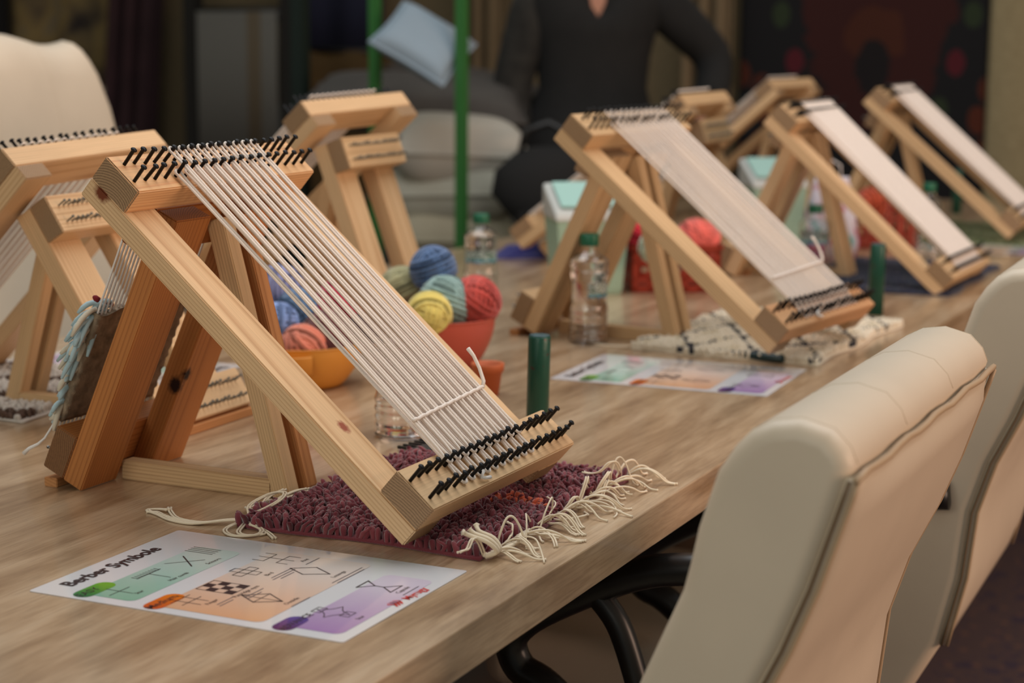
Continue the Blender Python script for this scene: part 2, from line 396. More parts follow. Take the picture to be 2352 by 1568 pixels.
def make_loom(loc, rz, label, P):
    """easel loom: long sloping nail frame, a steeper narrow nail frame behind it, two thin props and stretchers.
    local x points down the long frame, y across, z up."""
    rnd = random.Random(P.get('seed', 1))
    root = empty('weaving_loom', loc, rz)
    tag(root, label, 'loom', 'wooden easel looms set out along the table')
    Wb, TB, TR, D = 0.0474, 0.0267, 0.0202, 0.4439
    a = P.get('alpha', math.radians(40.85)); L = P.get('L', 0.2993); roll = P.get('roll', 0.0); fr = P.get('frot', 0.0)
    fx, fy, fz = P.get('foff', (0, 0, 0))
    Rz = Matrix.Rotation(fr, 3, 'Z')
    d = V(math.cos(a), 0, -math.sin(a)); U0 = V(0, 1, 0); n0 = V(math.sin(a), 0, math.cos(a))
    U = Rz @ (math.cos(roll) * U0 + math.sin(roll) * n0); n = Rz @ (math.cos(roll) * n0 - math.sin(roll) * U0); d = Rz @ d
    F0 = V(-0.0992 + fx, fy, 0.3054 + fz) - U * (L / 2)
    def FP(s, u, nn): return F0 + s * d + u * U + nn * n
    wood, end = P.get('wood', M_PINE), P.get('end', M_END)
    MI = {}
    def put(name, me, o, X, Y, Z, parent=root):
        ob = link(name, me, parent); Mx = frame_mat(o, X, Y, Z); ob.matrix_local = Mx; MI[ob.name] = Mx.inverted(); return ob
    # long frame
    lrail = P.get('rail_mats', (wood, wood))
    put('side_rail', beam_mesh(D, Wb, TR, [lrail[0], end]), FP(0, 0, 0), d, U, n)
    put('side_rail', beam_mesh(D, Wb, TR, [lrail[1], end]), FP(0, L - Wb, 0), d, U, n)
    bt = put('nail_beam', beam_mesh(L, Wb, TB, [P.get('beam_mat', wood), end]), FP(Wb, 0, TR), U, -d, n)
    bb = put('nail_beam', beam_mesh(L, Wb, TB, [P.get('beam_mat2', wood), end]), FP(D, 0, TR), U, -d, n)
    nn = P.get('nails', 19); sc = L / 0.2993
    T = TR + TB
    rows = [(0.0125, bt, .0138, .0151), (0.0335, bt, .0066, .0157), (0.4095, bb, .0046, .0157), (0.431, bb, .0092, .0155)]
    def nu(r_, k): return (rows[r_][2] + rows[r_][3] * k) * sc
    if P.get('single_nails', True):
        for ri, (s, bm_, _a, _b) in enumerate(rows):
            for k in range(nn):
                o = link('nail', NAIL, bm_)
                ax = (n + rnd.uniform(-.05, .05) * d + rnd.uniform(-.05, .05) * U).normalized()
                o.matrix_local = MI[bm_.name] @ frame_mat(FP(s + rnd.uniform(-.0008, .0008), nu(ri, k) + rnd.uniform(-.0005, .0005), T), ax.orthogonal().normalized(), ax.cross(ax.orthogonal().normalized()), ax)
    else:
        for ri, (s, bm_, _a, _b) in enumerate(rows):
            mb = MB()
            for k in range(nn):
                c = V(0, 0, 0)
                base = FP(s, nu(ri, k), T)
                mb.tube([base - n * .003, base + n * .0155, base + n * .0158, base + n * .018], [.0017, .0017, .0030, .002], 6, smooth=False)
            o = mb.build('nail_row', M_BLACK, bm_); o.matrix_local = MI[bm_.name]; o['kind'] = 'stuff'
    # warp
    w0, w1 = P.get('warp', (4, 13))
    if w1 > w0:
        MF = frame_mat(F0, d, U, n)
        for k in range(w0, w1 + 1):
            th = P.get('thin', False); r1 = 0.00105 if th else 0.00142
            for a_, b_, na, nb_ in ((0, 2, .0105 if th else .0145, .009), (1, 3, .0055, .0035)):
                me = loop_mesh(rows[a_][0], nu(a_, k), T + na, rows[b_][0], nu(b_, k), T + nb_, r1, M_COTTON, rnd, mid=.0012 if th else .0015)
                o = link('warp_thread', me, root); o.matrix_local = MF
        if P.get('weft', False):
            mb = MB(); uA = nu(2, w0) - .004; uB = nu(3, w1) + .006; pts = []
            for k in range(29):
                t = k / 28; pts.append(V(0.3625 - 0.008 * t, uA + (uB - uA) * t, T + 0.0105 + 0.0012 * math.sin(k * 2.2)))
            mb.tube(pts, 0.0018, 6)
            pts = [pts[-1] + V(0, -.001, 0), pts[-1] + V(-.004, .003, .003), pts[-1] + V(-.016, .004, .009), pts[-1] + V(-.028, .003, .014), pts[-1] + V(-.036, -.001, .017)]
            mb.tube(pts, [.0019, .0019, .0018, .0018, .0022], 6)
            o = mb.build('weft_thread', M_COTTON, root); o.matrix_local = MF
            mb = MB(); uu = nu(3, 5.4)
            mb.tube([V(.431, uu + .012, T + .006), V(.434, uu + .006, T + .009), V(.437, uu + .0, T + .006), V(.4385, uu + .009, T + .004), V(.4395, uu + .018, T + .0035)], 0.0018, 6)
            o = mb.build('thread_knot', M_COTTON_W, root); o.matrix_local = MF
    # steep frame behind
    b = P.get('beta', math.radians(65.65)); rx, rzv = P.get('R0', (-0.049, 0.2757)); ylo, wr = P.get('Ry', (-0.071, 0.171))
    dR = V(-math.cos(b), 0, -math.sin(b)); nR = V(-math.sin(b), 0, math.cos(b)); yv = V(0, 1, 0)
    RL = 0.303; RT = 0.024; RW = 0.057
    def RP(s, u, q): return V(rx, ylo, rzv) + s * dR + u * yv + q * nR
    rm = P.get('rear_mats', (wood, wood)); re = P.get('rear_end', end)
    put('rear_rail', beam_mesh(RL, RW, RT, [rm[0], re]), RP(0, RW, 0), dR, -yv, nR)
    put('rear_rail', beam_mesh(RL, RW, RT, [rm[1], re]), RP(0, wr, 0), dR, -yv, nR)
    # cross beams carrying small nails; local x across
    rtop = put('rear_beam', beam_mesh(wr + .002, Wb, TB, [P.get('rbeam_mat', wood), re]), RP(0, wr + .001, RT), -yv, dR, nR)
    rbot = put('rear_beam', beam_mesh(wr + .002, Wb, TB, [P.get('rbeam_mat', wood), P.get('rear_end2', re)]), RP(RL - Wb - .001, wr + .001, RT), -yv, dR, nR)
    for s in (0.014, 0.035):
        for (off, bm_) in ((0, rtop), (RL - Wb, rbot)):
            mb = MB(); K = 18
            for k in range(K):
                base = RP(off + s, 0.014 + (wr - .028) * k / (K - 1), RT + TB)
                ax = (nR + 0.15 * dR * rnd.uniform(-1, 1)).normalized()
                mb.tube([base - ax * .003, base + ax * .010, base + ax * .0103, base + ax * .012], [.0011, .0011, .002, .0015], 6, smooth=False)
            o = mb.build('small_nail_row', P.get('small_nail', M_STEEL), bm_); o.matrix_local = MI[bm_.name]; o['kind'] = 'stuff'
    # props between the rear rails
    zt = rzv - 0.006
    tp = P.get('props', ((-0.0595, 0.0128), (-0.010, 0.024)))
    (xt, xb), ys = tp
    pm = P.get('prop_mats', (wood, wood))
    for i, y in enumerate(ys):
        top_ = V(xt, y, zt); bot_ = V(xb, y, 0.0)
        X = (bot_ - top_); Lp = X.length; X.normalize(); Y = V(0, 1, 0); Z = X.cross(Y)
        put('prop', beam_mesh(Lp, 0.0195, 0.0205, [pm[i], end]), top_, X, Y, Z)
        if i == (0 if abs(rz) < 1 else 1): put('stretcher', beam_mesh(xb - 0.002 - (rx + RL * dR.x + .004), 0.0195, 0.0195, [P.get('str_mat', M_PINE_Y), end]), V(rx + RL * dR.x + .004, y, 0.0), V(1, 0, 0), V(0, 1, 0), V(0, 0, 1))
    # lath under the rear frame
    lx = rx + RL * dR.x - 0.030
    put('foot_lath', beam_mesh(wr - 0.002, 0.016, 0.0095, [M_PINE_R, M_PINE_R], 0.0008), V(lx, ylo + .0005, 0.0), V(0, 1, 0), V(-1, 0, 0), V(0, 0, 1))
    return root, dict(RP=RP, dR=dR, nR=nR, wr=wr, rnd=rnd, T=RT + TB)

def rear_weaving(root, info):
    """warp, half woven brown piece and pale blue tufts on the steep frame of the nearest loom"""
    RP, dR, nR, wr, rnd, T = (info[k] for k in ('RP', 'dR', 'nR', 'wr', 'rnd', 'T'))
    for k in range(24):
        u = 0.013 + (wr - 0.026) * k / 23
        mb = MB()
        mb.tube([RP(.014, u, T + .002), RP(.014, u, T + .008), RP(.1, u + .0003, T + .0075), RP(.29, u, T + .0055), RP(.29, u, T + .001)], 0.0012, 6)
        mb.build('rear_warp_thread', M_COTTON_W, root)
    # woven cloth
    mb = MB(); K, J = 26, 20; u0, u1 = 0.010, wr - 0.010; vs = []; fs = []
    for side in (0, 1):
        for i in range(K + 1):
            for j in range(J + 1):
                s = 0.132 + 0.003 * math.sin(j * .9) * (i == 0) + (0.255 - 0.132) * i / K; u = u0 + (u1 - u0) * j / J
                w = 0.0011 * math.sin(i * 2.4 + j * PI)
                vs.append(RP(s, u, T + .0035 + (0.007 if side else 0) + w))
    st = (K + 1) * (J + 1)
    for i in range(K):
        for j in range(J):
            a = i * (J + 1) + j; fs.append((a, a + 1, a + J + 2, a + J + 1)); fs.append((st + a, st + a + J + 1, st + a + J + 2, st + a + 1))
    for i in range(K):
        for j in (0, J):
            a = i * (J + 1) + j; fs.append((a, a + J + 1, st + a + J + 1, st + a))
    for j in range(J):
        for i in (0, K):
            a = i * (J + 1) + j; fs.append((a, a + 1, st + a + 1, st + a))
    mb.add(vs, fs, 0, True)
    cl = mb.build('woven_cloth', plain('brown_grey_weft', srgb(152, 134, 112), .95, bump=.8, bscale=500, var=.35, vscale=90), root)
    mats = [plain('pale_blue_yarn', srgb(168, 192, 198), .95, bump=.4, bscale=900, sheen=.3), plain('cream_yarn', srgb(206, 196, 176), .95, bump=.4, bscale=900, sheen=.3)]
    mr = plain('dark_red_yarn', srgb(122, 26, 34), .95)
    for k in range(96):
        s = 0.126 + 0.124 * (k / 96) + rnd.uniform(-.003, .003); u = 0.009 + rnd.uniform(0, .024) * (1.2 - .4 * k / 96)
        b0 = RP(s, u, T + .010)
        out = nR * rnd.uniform(-.1, 1.2) + dR * rnd.uniform(-.5, .5) + V(0, rnd.uniform(-1.3, -.1), 0)
        out.normalize(); ln = rnd.uniform(.018, .032) if k < 40 else rnd.uniform(.010, .018)
        mb = MB(); pts = []
        for i in range(6):
            t = i / 5; pts.append(b0 + out * ln * t + V(0, 0, -1) * (ln * .75) * t * t)
        mb.tube(pts, [.0024, .0026, .0028, .0028, .0026, .0014], 7)
        mb.build('yarn_tuft', mats[0] if rnd.random() < (.8 if k < 26 else .45) else mats[1], cl)
    for (s, u) in ((.118, .010), (.124, .030), (.128, .036)):
        mb = MB(); c = RP(s, u, T + .009); mb.tube([c, c + nR * .004, c + nR * .007], [.003, .0032, .0015], 7); mb.build('yarn_tuft', mr, cl)
    # loose end of warp at the foot
    mb = MB(); a = RP(.262, .004, T + .008)
    mb.tube([RP(.245, .012, T + .010), a, RP(.275, .0, T + .009), RP(.284, -.002, T + .013), RP(.293, -.004, T + .020), RP(.300, -.005, T + .023)], [.0012, .0012, .0012, .0016, .0020, .0024], 6)
    mb.build('warp_tail', M_COTTON_W, root)

KN = srgb(120, 62, 36)
pine_knot = pine('pine_pale_knot', PL, PD, knots=[(0.326, 0.030, 0.0202, 0.0075, srgb(150, 78, 54)), (0.018, 0.0, 0.017, 0.009, srgb(110, 50, 20))])
orange_knot = pine('pine_orange_knot', OL, OD, knots=[(0.205, 0.057, 0.006, 0.010, srgb(40, 18, 14)), (0.19, 0.052, 0.0, 0.008, srgb(40, 18, 14))])
ref_root, ref_info = make_loom((0.0, 0.36, TZ), math.radians(-0.6), 'nearest loom, black nails and sparse cream warp, foot resting on the burgundy rug',
    dict(seed=3, rail_mats=(pine_knot, M_PINE), rear_mats=(M_PINE_O, orange_knot), rear_end=M_END_O, rear_end2=M_END_DK, weft=True, warp=(4, 13),
         beam_mat=pine('pine_warm', srgb(226, 180, 130), srgb(186, 116, 70)), prop_mats=(M_PINE_Y, M_PINE_R), rbeam_mat=M_PINE_O))
rear_weaving(ref_root, ref_info)
make_loom((0.023, 1.407, TZ), math.radians(-8.1), 'loom with dense cream warp whose foot stands on the cream rug with dark diamonds',
    dict(seed=5, alpha=math.radians(38.8), beta=math.radians(64), R0=(-0.045, 0.277), warp=(4, 15), wsh=0, weft=True, beam_mat2=pine('pine_tan', srgb(218, 166, 120), srgb(176, 118, 74)), wood=M_PINE_Y, thin=True))
make_loom((0.054, 2.258, TZ), math.radians(-1.4), 'loom with dense pale warp standing on the navy rug',
    dict(seed=7, foff=(0, 0, -.010), alpha=math.radians(42.1), warp=(4, 15), single_nails=False))
make_loom((0.011, 3.125, TZ), math.radians(-0.2), 'farthest right loom, pale warp, foot on the green rug',
    dict(seed=9, warp=(4, 15), single_nails=False, wood=M_PINE_Y))
make_loom((-0.493, 0.635, TZ), PI, 'loom at the left edge facing away, small grey nails on its narrow frame',
    dict(seed=11, alpha=math.radians(44.8), roll=math.radians(-2.2), foff=(0, 0, -.0115), beta=math.radians(57), R0=(-.0556, .2406), Ry=(-.058, .171), wood=M_PINE, prop_mats=(M_PINE_Y, M_PINE_Y), warp=(3, 15), thin=True))
make_loom((-0.495, 1.30, TZ), PI, 'loom facing away behind the yarn bowls, its pale top beam before the grey cushions',
    dict(seed=13, frot=math.radians(-7), roll=math.radians(-2.3), foff=(.014, .0, .018), L=0.264, beta=math.radians(70), R0=(-.045, .285), wood=M_PINE, rbeam_mat=M_PINE_Y, single_nails=False, warp=(3, 15)))
make_loom((-0.310, 2.322, TZ), PI + math.radians(1.9), 'loom facing away before the person, partly behind the loom on the cream rug',
    dict(seed=15, wood=M_PINE_Y, alpha=math.radians(38), beta=math.radians(70), single_nails=False, warp=(3, 15)))
make_loom((-0.423, 3.30, TZ), PI + math.radians(-4), 'farthest loom facing away, top beam before the dark carpet',
    dict(seed=17, wood=M_PINE, foff=(0, 0, .009), single_nails=False, warp=(3, 15)))

# ------------------------------------------------------------------ printed cards
M_CARD = plain('laminated_white_card', srgb(232, 230, 232), 0.18, coat=0.8)
M_CARDEDGE = plain('clear_laminate_edge', srgb(196, 186, 182), 0.2)
INK = plain('black_ink', srgb(48, 36, 42), 0.3)
INKG = plain('grey_ink', srgb(110, 100, 104), 0.3)
INKR = plain('red_ink', srgb(214, 52, 52), 0.3)
def grad(name, c0, c1, ax=1, rough=0.25):
    mt, nt, b = new_mat(name); L = nt.links.new
    tc = nt.nodes.new('ShaderNodeTexCoord'); sp = nt.nodes.new('ShaderNodeSeparateXYZ'); L(tc.outputs['Generated'], sp.inputs[0])
    n = N(nt, 'ShaderNodeTexNoise', Scale=1.5); L(tc.outputs['Generated'], n.inputs['Vector'])
    ad = N(nt, 'ShaderNodeMath', operation='MULTIPLY_ADD'); ad.inputs[1].default_value = 0.25; L(n.outputs['Fac'], ad.inputs[0]); L(sp.outputs[ax], ad.inputs[2])
    r = ramp(nt, [(0.1, c0), (1.1, c1)]); L(ad.outputs[0], r.inputs['Fac']); L(r.outputs['Color'], b.inputs['Base Color'])
    b.inputs['Roughness'].default_value = rough; b.inputs['Coat Weight'].default_value = 0.6
    return mt
G_EASY = grad('print_green_sheen', srgb(132, 184, 160), srgb(206, 222, 216)); G_MED = grad('print_orange_sheen', srgb(230, 172, 130), srgb(232, 220, 212)); G_ADV = grad('print_purple_sheen', srgb(170, 130, 186), srgb(220, 206, 222))  # panels pale across: a reflection wash painted into the ink colour
P_EASY = grad('pill_green', srgb(18, 112, 70), srgb(106, 176, 50)); P_MED = grad('pill_orange', srgb(206, 84, 40), srgb(236, 124, 24)); P_ADV = grad('pill_purple', srgb(84, 24, 88), srgb(92, 70, 150))
def flat_text(body, size, mat, bold=0.0):
    cu = bpy.data.curves.new('text', 'FONT'); cu.body = body; cu.size = size; cu.offset = bold; cu.resolution_u = 3
    ob = bpy.data.objects.new('tmp_text', cu); COL.objects.link(ob)
    dg = bpy.context.evaluated_depsgraph_get(); me = bpy.data.meshes.new_from_object(ob.evaluated_get(dg))
    bpy.data.objects.remove(ob); bpy.data.curves.remove(cu)
    me.materials.clear(); me.materials.append(mat)
    return me
def rrect(mb, v0, v1, u0, u1, r, z, mi=0):
    pts = []
    for cx, cy, a0 in ((v1 - r, u1 - r, 0), (v0 + r, u1 - r, 90), (v0 + r, u0 + r, 180), (v1 - r, u0 + r, 270)):
        for k in range(5):
            a = math.radians(a0 + k * 22.5); pts.append(V(cx + r * math.cos(a), cy + r * math.sin(a), z))
    mb.add(pts, [tuple(range(len(pts)))], mi)
def line(mb, a, b, w, z):
    a, b = V(*a, 0), V(*b, 0); d = (b - a).normalized(); n = V(-d.y, d.x, 0) * w / 2; e = d * w / 2
    vs = [a - n - e, b - n + e, b + n + e, a + n - e]
    mb.add([V(p.x, p.y, z) for p in vs], [(0, 1, 2, 3)])
def poly(mb, pts, w, z, closed=True):
    for i in range(len(pts) - (0 if closed else 1)): line(mb, pts[i], pts[(i + 1) % len(pts)], w, z)
def make_card(loc, rz, label, detail=2):
    """page x = down the sheet, y = across the sheet"""
    root = empty('symbol_card', loc, rz)
    tag(root, label, 'card', 'laminated cards of weaving symbols')
    mb = MB(); rrect(mb, 0, .297, 0, .21, .003, 0.0008); 
    n = len(mb.v); mb.v += [(x, y, 0.0001) for x, y, z in mb.v[:n]]; mb.f.append(tuple(range(2 * n - 1, n - 1, -1))); mb.m.append(0); mb.sm.append(False)
    for i in range(n): mb.f.append((i, i + n, (i + 1) % n + n, (i + 1) % n)); mb.m.append(1); mb.sm.append(False)
    mb.build('sheet', [M_CARD, M_CARDEDGE], root)
    Z = 0.0010
    for nm, mat, b in (('green_panel', G_EASY, (.047, .095, .013, .172)), ('orange_panel', G_MED, (.118, .2165, .012, .190)), ('purple_panel', G_ADV, (.240, .286, .014, .170))):
        mb = MB(); rrect(mb, *b, .008, Z); mb.build(nm, mat, root)
    for nm, mat, b in (('green_heading_pill', P_EASY, (.0375, .056, .004, .048)), ('orange_heading_pill', P_MED, (.1075, .126, .003, .046)), ('purple_heading_pill', P_ADV, (.228, .247, .003, .039))):
        mb = MB(); rrect(mb, *b, .009, Z + .0001); mb.build(nm, mat, root)
    def txt(body, v, u, size, mat, bold=0, nm='lettering'):
        o = link(nm, flat_text(body, size, mat, bold), root)
        o.matrix_local = frame_mat(V(v, u, Z + .0002), V(0, 1, 0), V(-1, 0, 0), V(0, 0, 1)) 
    txt('Berber Symbole', .0245, .024, .0195, INK, .0005, 'title')
    txt('EASY', .050, .005, .0115, INK, .0001); txt('Medium', .120, -.001 + .004, .0115, INK, .0001); txt('ADVANCE', .2425, .004, .0095, INK, .0001)
    txt('Myrugy', .2915, .1145, .0115, INKR, .0001, 'red_logo_lettering')
    mb = MB()
    for k in range(3):
        u = .0950 + k * .0042
        poly(mb, [(.283, u), (.287, u + .0035), (.291, u + .0005)], .0017, Z + .0002, False)
        poly(mb, [(.281, u + .003), (.285, u + .006), (.289, u + .0035)], .0012, Z + .0002, False)
    mb.build('red_logo', INKR, root)
    w = .0008; zz = Z + .0002
    def sym(nm, fn, mat=INK):
        mb = MB(); fn(mb); mb.build(nm, mat, root)
    def star(mb): c = (.068, .031); line(mb, (c[0] - .013, c[1]), (c[0] + .013, c[1]), w, zz); line(mb, (c[0], c[1] - .013), (c[0], c[1] + .013), w, zz)
    def comb(mb):
        line(mb, (.060, .066), (.060, .098), .0011, zz); line(mb, (.060, .082), (.082, .082), w, zz)
        for k in range(9): line(mb, (.054, .0665 + k * .0038), (.060, .0665 + k * .0038), w, zz)
    def scis(mb): line(mb, (.054, .113), (.078, .138), w, zz); line(mb, (.055, .139), (.079, .117), .0013, zz)
    def bars(mb):
        for k in range(4): line(mb, (.046, .155 + k * .0045), (.074, .155 + k * .0045), .0009, zz)
    def fing(mb):
        for k in (-.005, .006): line(mb, (.114 + .018 + k - .002, .022), (.114 + .018 + k - .002, .048), w, zz); line(mb, (.117, .035 + k), (.148, .035 + k), w, zz)
    def chk(mb):
        v0, u0, a, c = .120, .064, .0088, .0088
        for i in range(4):
            for j in range(3):
                if (i + j) % 2: mb.add([V(v0 + i * a, u0 + j * c, zz), V(v0 + (i + 1) * a, u0 + j * c, zz), V(v0 + (i + 1) * a, u0 + (j + 1) * c, zz), V(v0 + i * a, u0 + (j + 1) * c, zz)], [(0, 1, 2, 3)])
        poly(mb, [(v0, u0), (v0 + 4 * a, u0), (v0 + 4 * a, u0 + 3 * c), (v0, u0 + 3 * c)], w, zz)
    def bird(mb):
        v0, u0, a = .116, .110, .009
        for (i, j) in ((1, 0), (0, 1), (1, 1), (2, 1), (1, 2)):
            poly(mb, [(v0 + i * a, u0 + j * a), (v0 + (i + 1) * a, u0 + j * a), (v0 + (i + 1) * a, u0 + (j + 1) * a), (v0 + i * a, u0 + (j + 1) * a)], w, zz)
    def axe(mb):
        line(mb, (.130, .172), (.130, .172), w, zz)
        poly(mb, [(.114, .158), (.125, .158), (.125, .180), (.114, .180)], w, zz, False); line(mb, (.114, .169), (.125, .169), w, zz)
        line(mb, (.125, .169), (.138, .169), w, zz)
        poly(mb, [(.149, .158), (.138, .158), (.138, .180), (.149, .180)], w, zz, False); line(mb, (.138, .169), (.149, .169), w, zz)
    def loz(mb): poly(mb, [(.158, .149), (.177, .138), (.197, .149), (.177, .161)], .0012, zz)
    def eye(mb):
        q = [(.163, .066), (.182, .054), (.202, .066), (.182, .079)]; poly(mb, q, .0012, zz); line(mb, q[0], q[2], w, zz); line(mb, q[1], q[3], w, zz)
    def st2(mb):
        c = (.253, .060); pts = []
        for k in range(12):
            r = .015 if k % 3 == 0 else .0082
            an = PI / 6 * k; pts.append((c[0] + r * math.cos(an), c[1] + r * math.sin(an)))
        poly(mb, pts, w, zz)
        poly(mb, [(.262, .054), (.270, .054), (.270, .066), (.262, .066)], w, zz); poly(mb, [(.236, .054), (.244, .054), (.244, .066), (.236, .066)], w, zz)
    def hour(mb):
        poly(mb, [(.236, .126), (.248, .136), (.236, .146)], .0012, zz); poly(mb, [(.268, .126), (.256, .136), (.268, .146)], .0012, zz); line(mb, (.247, .136), (.257, .136), .0012, zz)
    for nm, fn in (('star_symbol', star), ('hair_comb_symbol', comb), ('scissors_symbol', scis), ('line_symbol', bars), ('finger_symbol', fing), ('checker_symbol', chk), ('bird_symbol', bird),
                   ('axe_symbol', axe), ('lozenge_symbol', loz), ('crossed_lozenge_symbol', eye), ('eight_point_star_symbol', st2), ('hourglass_symbol', hour)): sym(nm, fn)
    if detail > 1:
        for body, v, u in (('Star', .086, .031), ('Hair comb', .089, .073), ('Scissors', .089, .128), ('Finger', .154, .032), ('Partridge eyes', .163, .058), ('Bird', .153, .121), ('Axe', .158, .170),
                           ('Lozenge', .206, .141), ('Outside', .210, .060), ('Star', .281, .052), ('Capsule', .276, .126)):
            txt(body, v, u, .0062, INK)
        mb = MB()
        for v, u, ln in ((.160, .036, .022), (.164, .034, .018), (.169, .062, .028), (.173, .060, .020), (.159, .118, .030), (.163, .114, .034), (.167, .120, .020), (.164, .165, .022),
                         (.212, .128, .050), (.216, .130, .044), (.216, .058, .028), (.281, .124, .026)):
            k = 0
            while k < ln: line(mb, (v, u + k), (v, u + min(ln, k + .0045)), .0011, zz); k += .0056
        mb.build('small_print', INKG, root)['kind'] = 'stuff'
    return root
make_card((0, 0, TZ), 0, 'nearest white card headed Berber Symbole, lying in front of the burgundy rug')
make_card((-0.0044, 1.0604, TZ), math.radians(2.42), 'white symbol card beside the dark green post and the cream rug', 1)
make_card((-0.42, 0.965, TZ), math.radians(184), 'white symbol card seen between the legs of the loom at left', 1)
make_card((0.05, 2.80, TZ), math.radians(1), 'white symbol card beyond the navy rug, before the farthest right loom', 1)

# ------------------------------------------------------------------ rugs
def tufts(mb, pos, h, r, rnd, lean=0.35, mi=lambda x, y: 0, n=5, rise=None):
    for (x, y) in pos:
        z0 = rise(x, y) if rise else 0
        a = rnd.uniform(0, 2 * PI); l = rnd.uniform(0, lean) * h; hh = h * rnd.uniform(.75, 1.15)
        base = V(x, y, z0); d = V(math.cos(a) * l, math.sin(a) * l, hh)
        vs = []; rr = r * rnd.uniform(.8, 1.15)
        for t, q in ((0, .8), (.55, 1.05), (.88, .8)):
            c = base + V(d.x * t * t, d.y * t * t, d.z * t)
            for k in range(n):
                an = 2 * PI * k / n + a; vs.append(c + V(rr * q * math.cos(an), rr * q * math.sin(an), 0))
        vs.append(base + d)
        fs = []
        for i in range(2):
            for k in range(n): fs.append((i * n + k, i * n + (k + 1) % n, (i + 1) * n + (k + 1) % n, (i + 1) * n + k))
        for k in range(n): fs.append((2 * n + k, 2 * n + (k + 1) % n, 3 * n))
        mb.add(vs, fs, mi(x, y), True)
def rug(loc, rz, LX, LY, label, mats, h, r, pitch, mi, seed, lean=.35, rise=None, base_mat=None, group='small sample rugs on the table', wob=.004):
    rnd = random.Random(seed)
    root = empty('sample_rug', loc, rz); tag(root, label, 'rug', group)
    rz_ = rise or (lambda x, y: 0)
    mb = MB(); K, J = 24, 24; vs = []; fs = []
    for side in (0, 1):
        for i in range(K + 1):
            for j in range(J + 1):
                x = LX * i / K; y = LY * j / J
                x += wob * math.sin(y * 31 + seed) * (abs(i - K / 2) / K * 2); y += wob * math.sin(x * 27 + seed) * (abs(j - J / 2) / J * 2)
                vs.append(V(x, y, rz_(x, y) + (0.0035 if side else 0.0003)))
    st = (K + 1) * (J + 1)
    for i in range(K):
        for j in range(J):
            a = i * (J + 1) + j; fs.append((a, a + 1, a + J + 2, a + J + 1)); fs.append((st + a, st + a + J + 1, st + a + J + 2, st + a + 1))
    for i in range(K):
        for j in (0, J): a = i * (J + 1) + j; fs.append((a, a + J + 1, st + a + J + 1, st + a))
    for j in range(J):
        for i in (0, K): a = i * (J + 1) + j; fs.append((a, a + 1, st + a + 1, st + a))
    mb.add(vs, fs, 0, True)
    mb.build('backing', base_mat or mats[0], root)
    pos = []
    nx, ny = int(LX / pitch), int(LY / pitch)
    for i in range(nx):
        for j in range(ny):
            x = (i + .5) * pitch + rnd.uniform(-.35, .35) * pitch; y = (j + .5) * pitch + rnd.uniform(-.35, .35) * pitch
            x += wob * math.sin(y * 31 + seed) * (abs(x / LX - .5) * 2); y += wob * math.sin(x * 27 + seed) * (abs(y / LY - .5) * 2)
            pos.append((x, y))
    mb = MB(); tufts(mb, pos, h, r, rnd, lean, mi, rise=lambda x, y: rz_(x, y) + .003)
    o = mb.build('pile', mats, root); o['kind'] = 'stuff'
    return root, rnd
def cord(root, pts, r=0.0011, mat=None, nm='fringe_cord'):
    # smooth the control points
    P = [Vector(p) for p in pts]; out = []
    for i in range(len(P) - 1):
        p0 = P[max(i - 1, 0)]; p1 = P[i]; p2 = P[i + 1]; p3 = P[min(i + 2, len(P) - 1)]
        for k in range(4):
            t = k / 4
            out.append(0.5 * ((2 * p1) + (-p0 + p2) * t + (2 * p0 - 5 * p1 + 4 * p2 - p3) * t * t + (-p0 + 3 * p1 - 3 * p2 + p3) * t ** 3))
    out.append(P[-1])
    mb = MB(); mb.tube(out, [r] * (len(out) - 1) + [r * 1.5], 5)
    return mb.build(nm, mat or M_FRINGE, root)

yb = [plain('burgundy_pile_%d' % i, c, .95, bump=.5, bscale=700, sheen=.4) for i, c in enumerate((srgb(116, 44, 54), srgb(94, 30, 40), srgb(132, 58, 66), srgb(206, 92, 58)))]
def mi1(x, y):
    if abs(y - (.155 + .02 * math.sin(x * 40))) < .012 and .09 < x < .235: return 3 if random.Random(int(x * 9e4) + int(y * 7e4)).random() < .62 else 0
    return random.Random(int(x * 1e5) * 7 + int(y * 1e5)).choice((0, 0, 1, 2))
# burgundy rug: x down to the table edge, fringed on both short sides
R1 = (0.044, 0.247)
rug1, rnd1 = rug((R1[0], R1[1], TZ), math.radians(-.4), 0.252, 0.328, 'shaggy burgundy rug with cream fringes under the foot of the nearest loom', yb, 0.0115, 0.0031, 0.0058, mi1, 4, lean=1.0)
for k in range(52):
    y = .004 + .320 * ((k // 2) / 25) + rnd1.uniform(-.003, .003); th = rnd1.uniform(-.7, .9); cv = rnd1.uniform(-30, 34)
    ln = rnd1.uniform(.035, .085); up = rnd1.random() < .18
    if up: th += rnd1.choice((-1, 1)) * 1.2; cv *= 1.6
    p_ = V(.249, y, .004); pts = [p_.copy()]; n_ = 7; hz = rnd1.uniform(.004, .016) if not up else rnd1.uniform(.016, .03)
    for q in range(1, n_):
        th += cv * ln / n_ + rnd1.uniform(-.22, .22); p_ = p_ + V(math.cos(th), math.sin(th), 0) * ln / n_
        t = q / (n_ - 1); onrug = p_.x < .250
        p_.z = max(.0014 if not onrug else .0165, hz * math.sin(PI * min(1, t * 1.15)) + .0012)
        if p_.x > .312: p_.x = .312
        pts.append(p_.copy())
    cord(rug1, pts, rnd1.uniform(.0008, .0012))
    if k % 3 == 0: cord(rug1, [(q.x + .0015, q.y + .0022, q.z) for q in pts], .001)
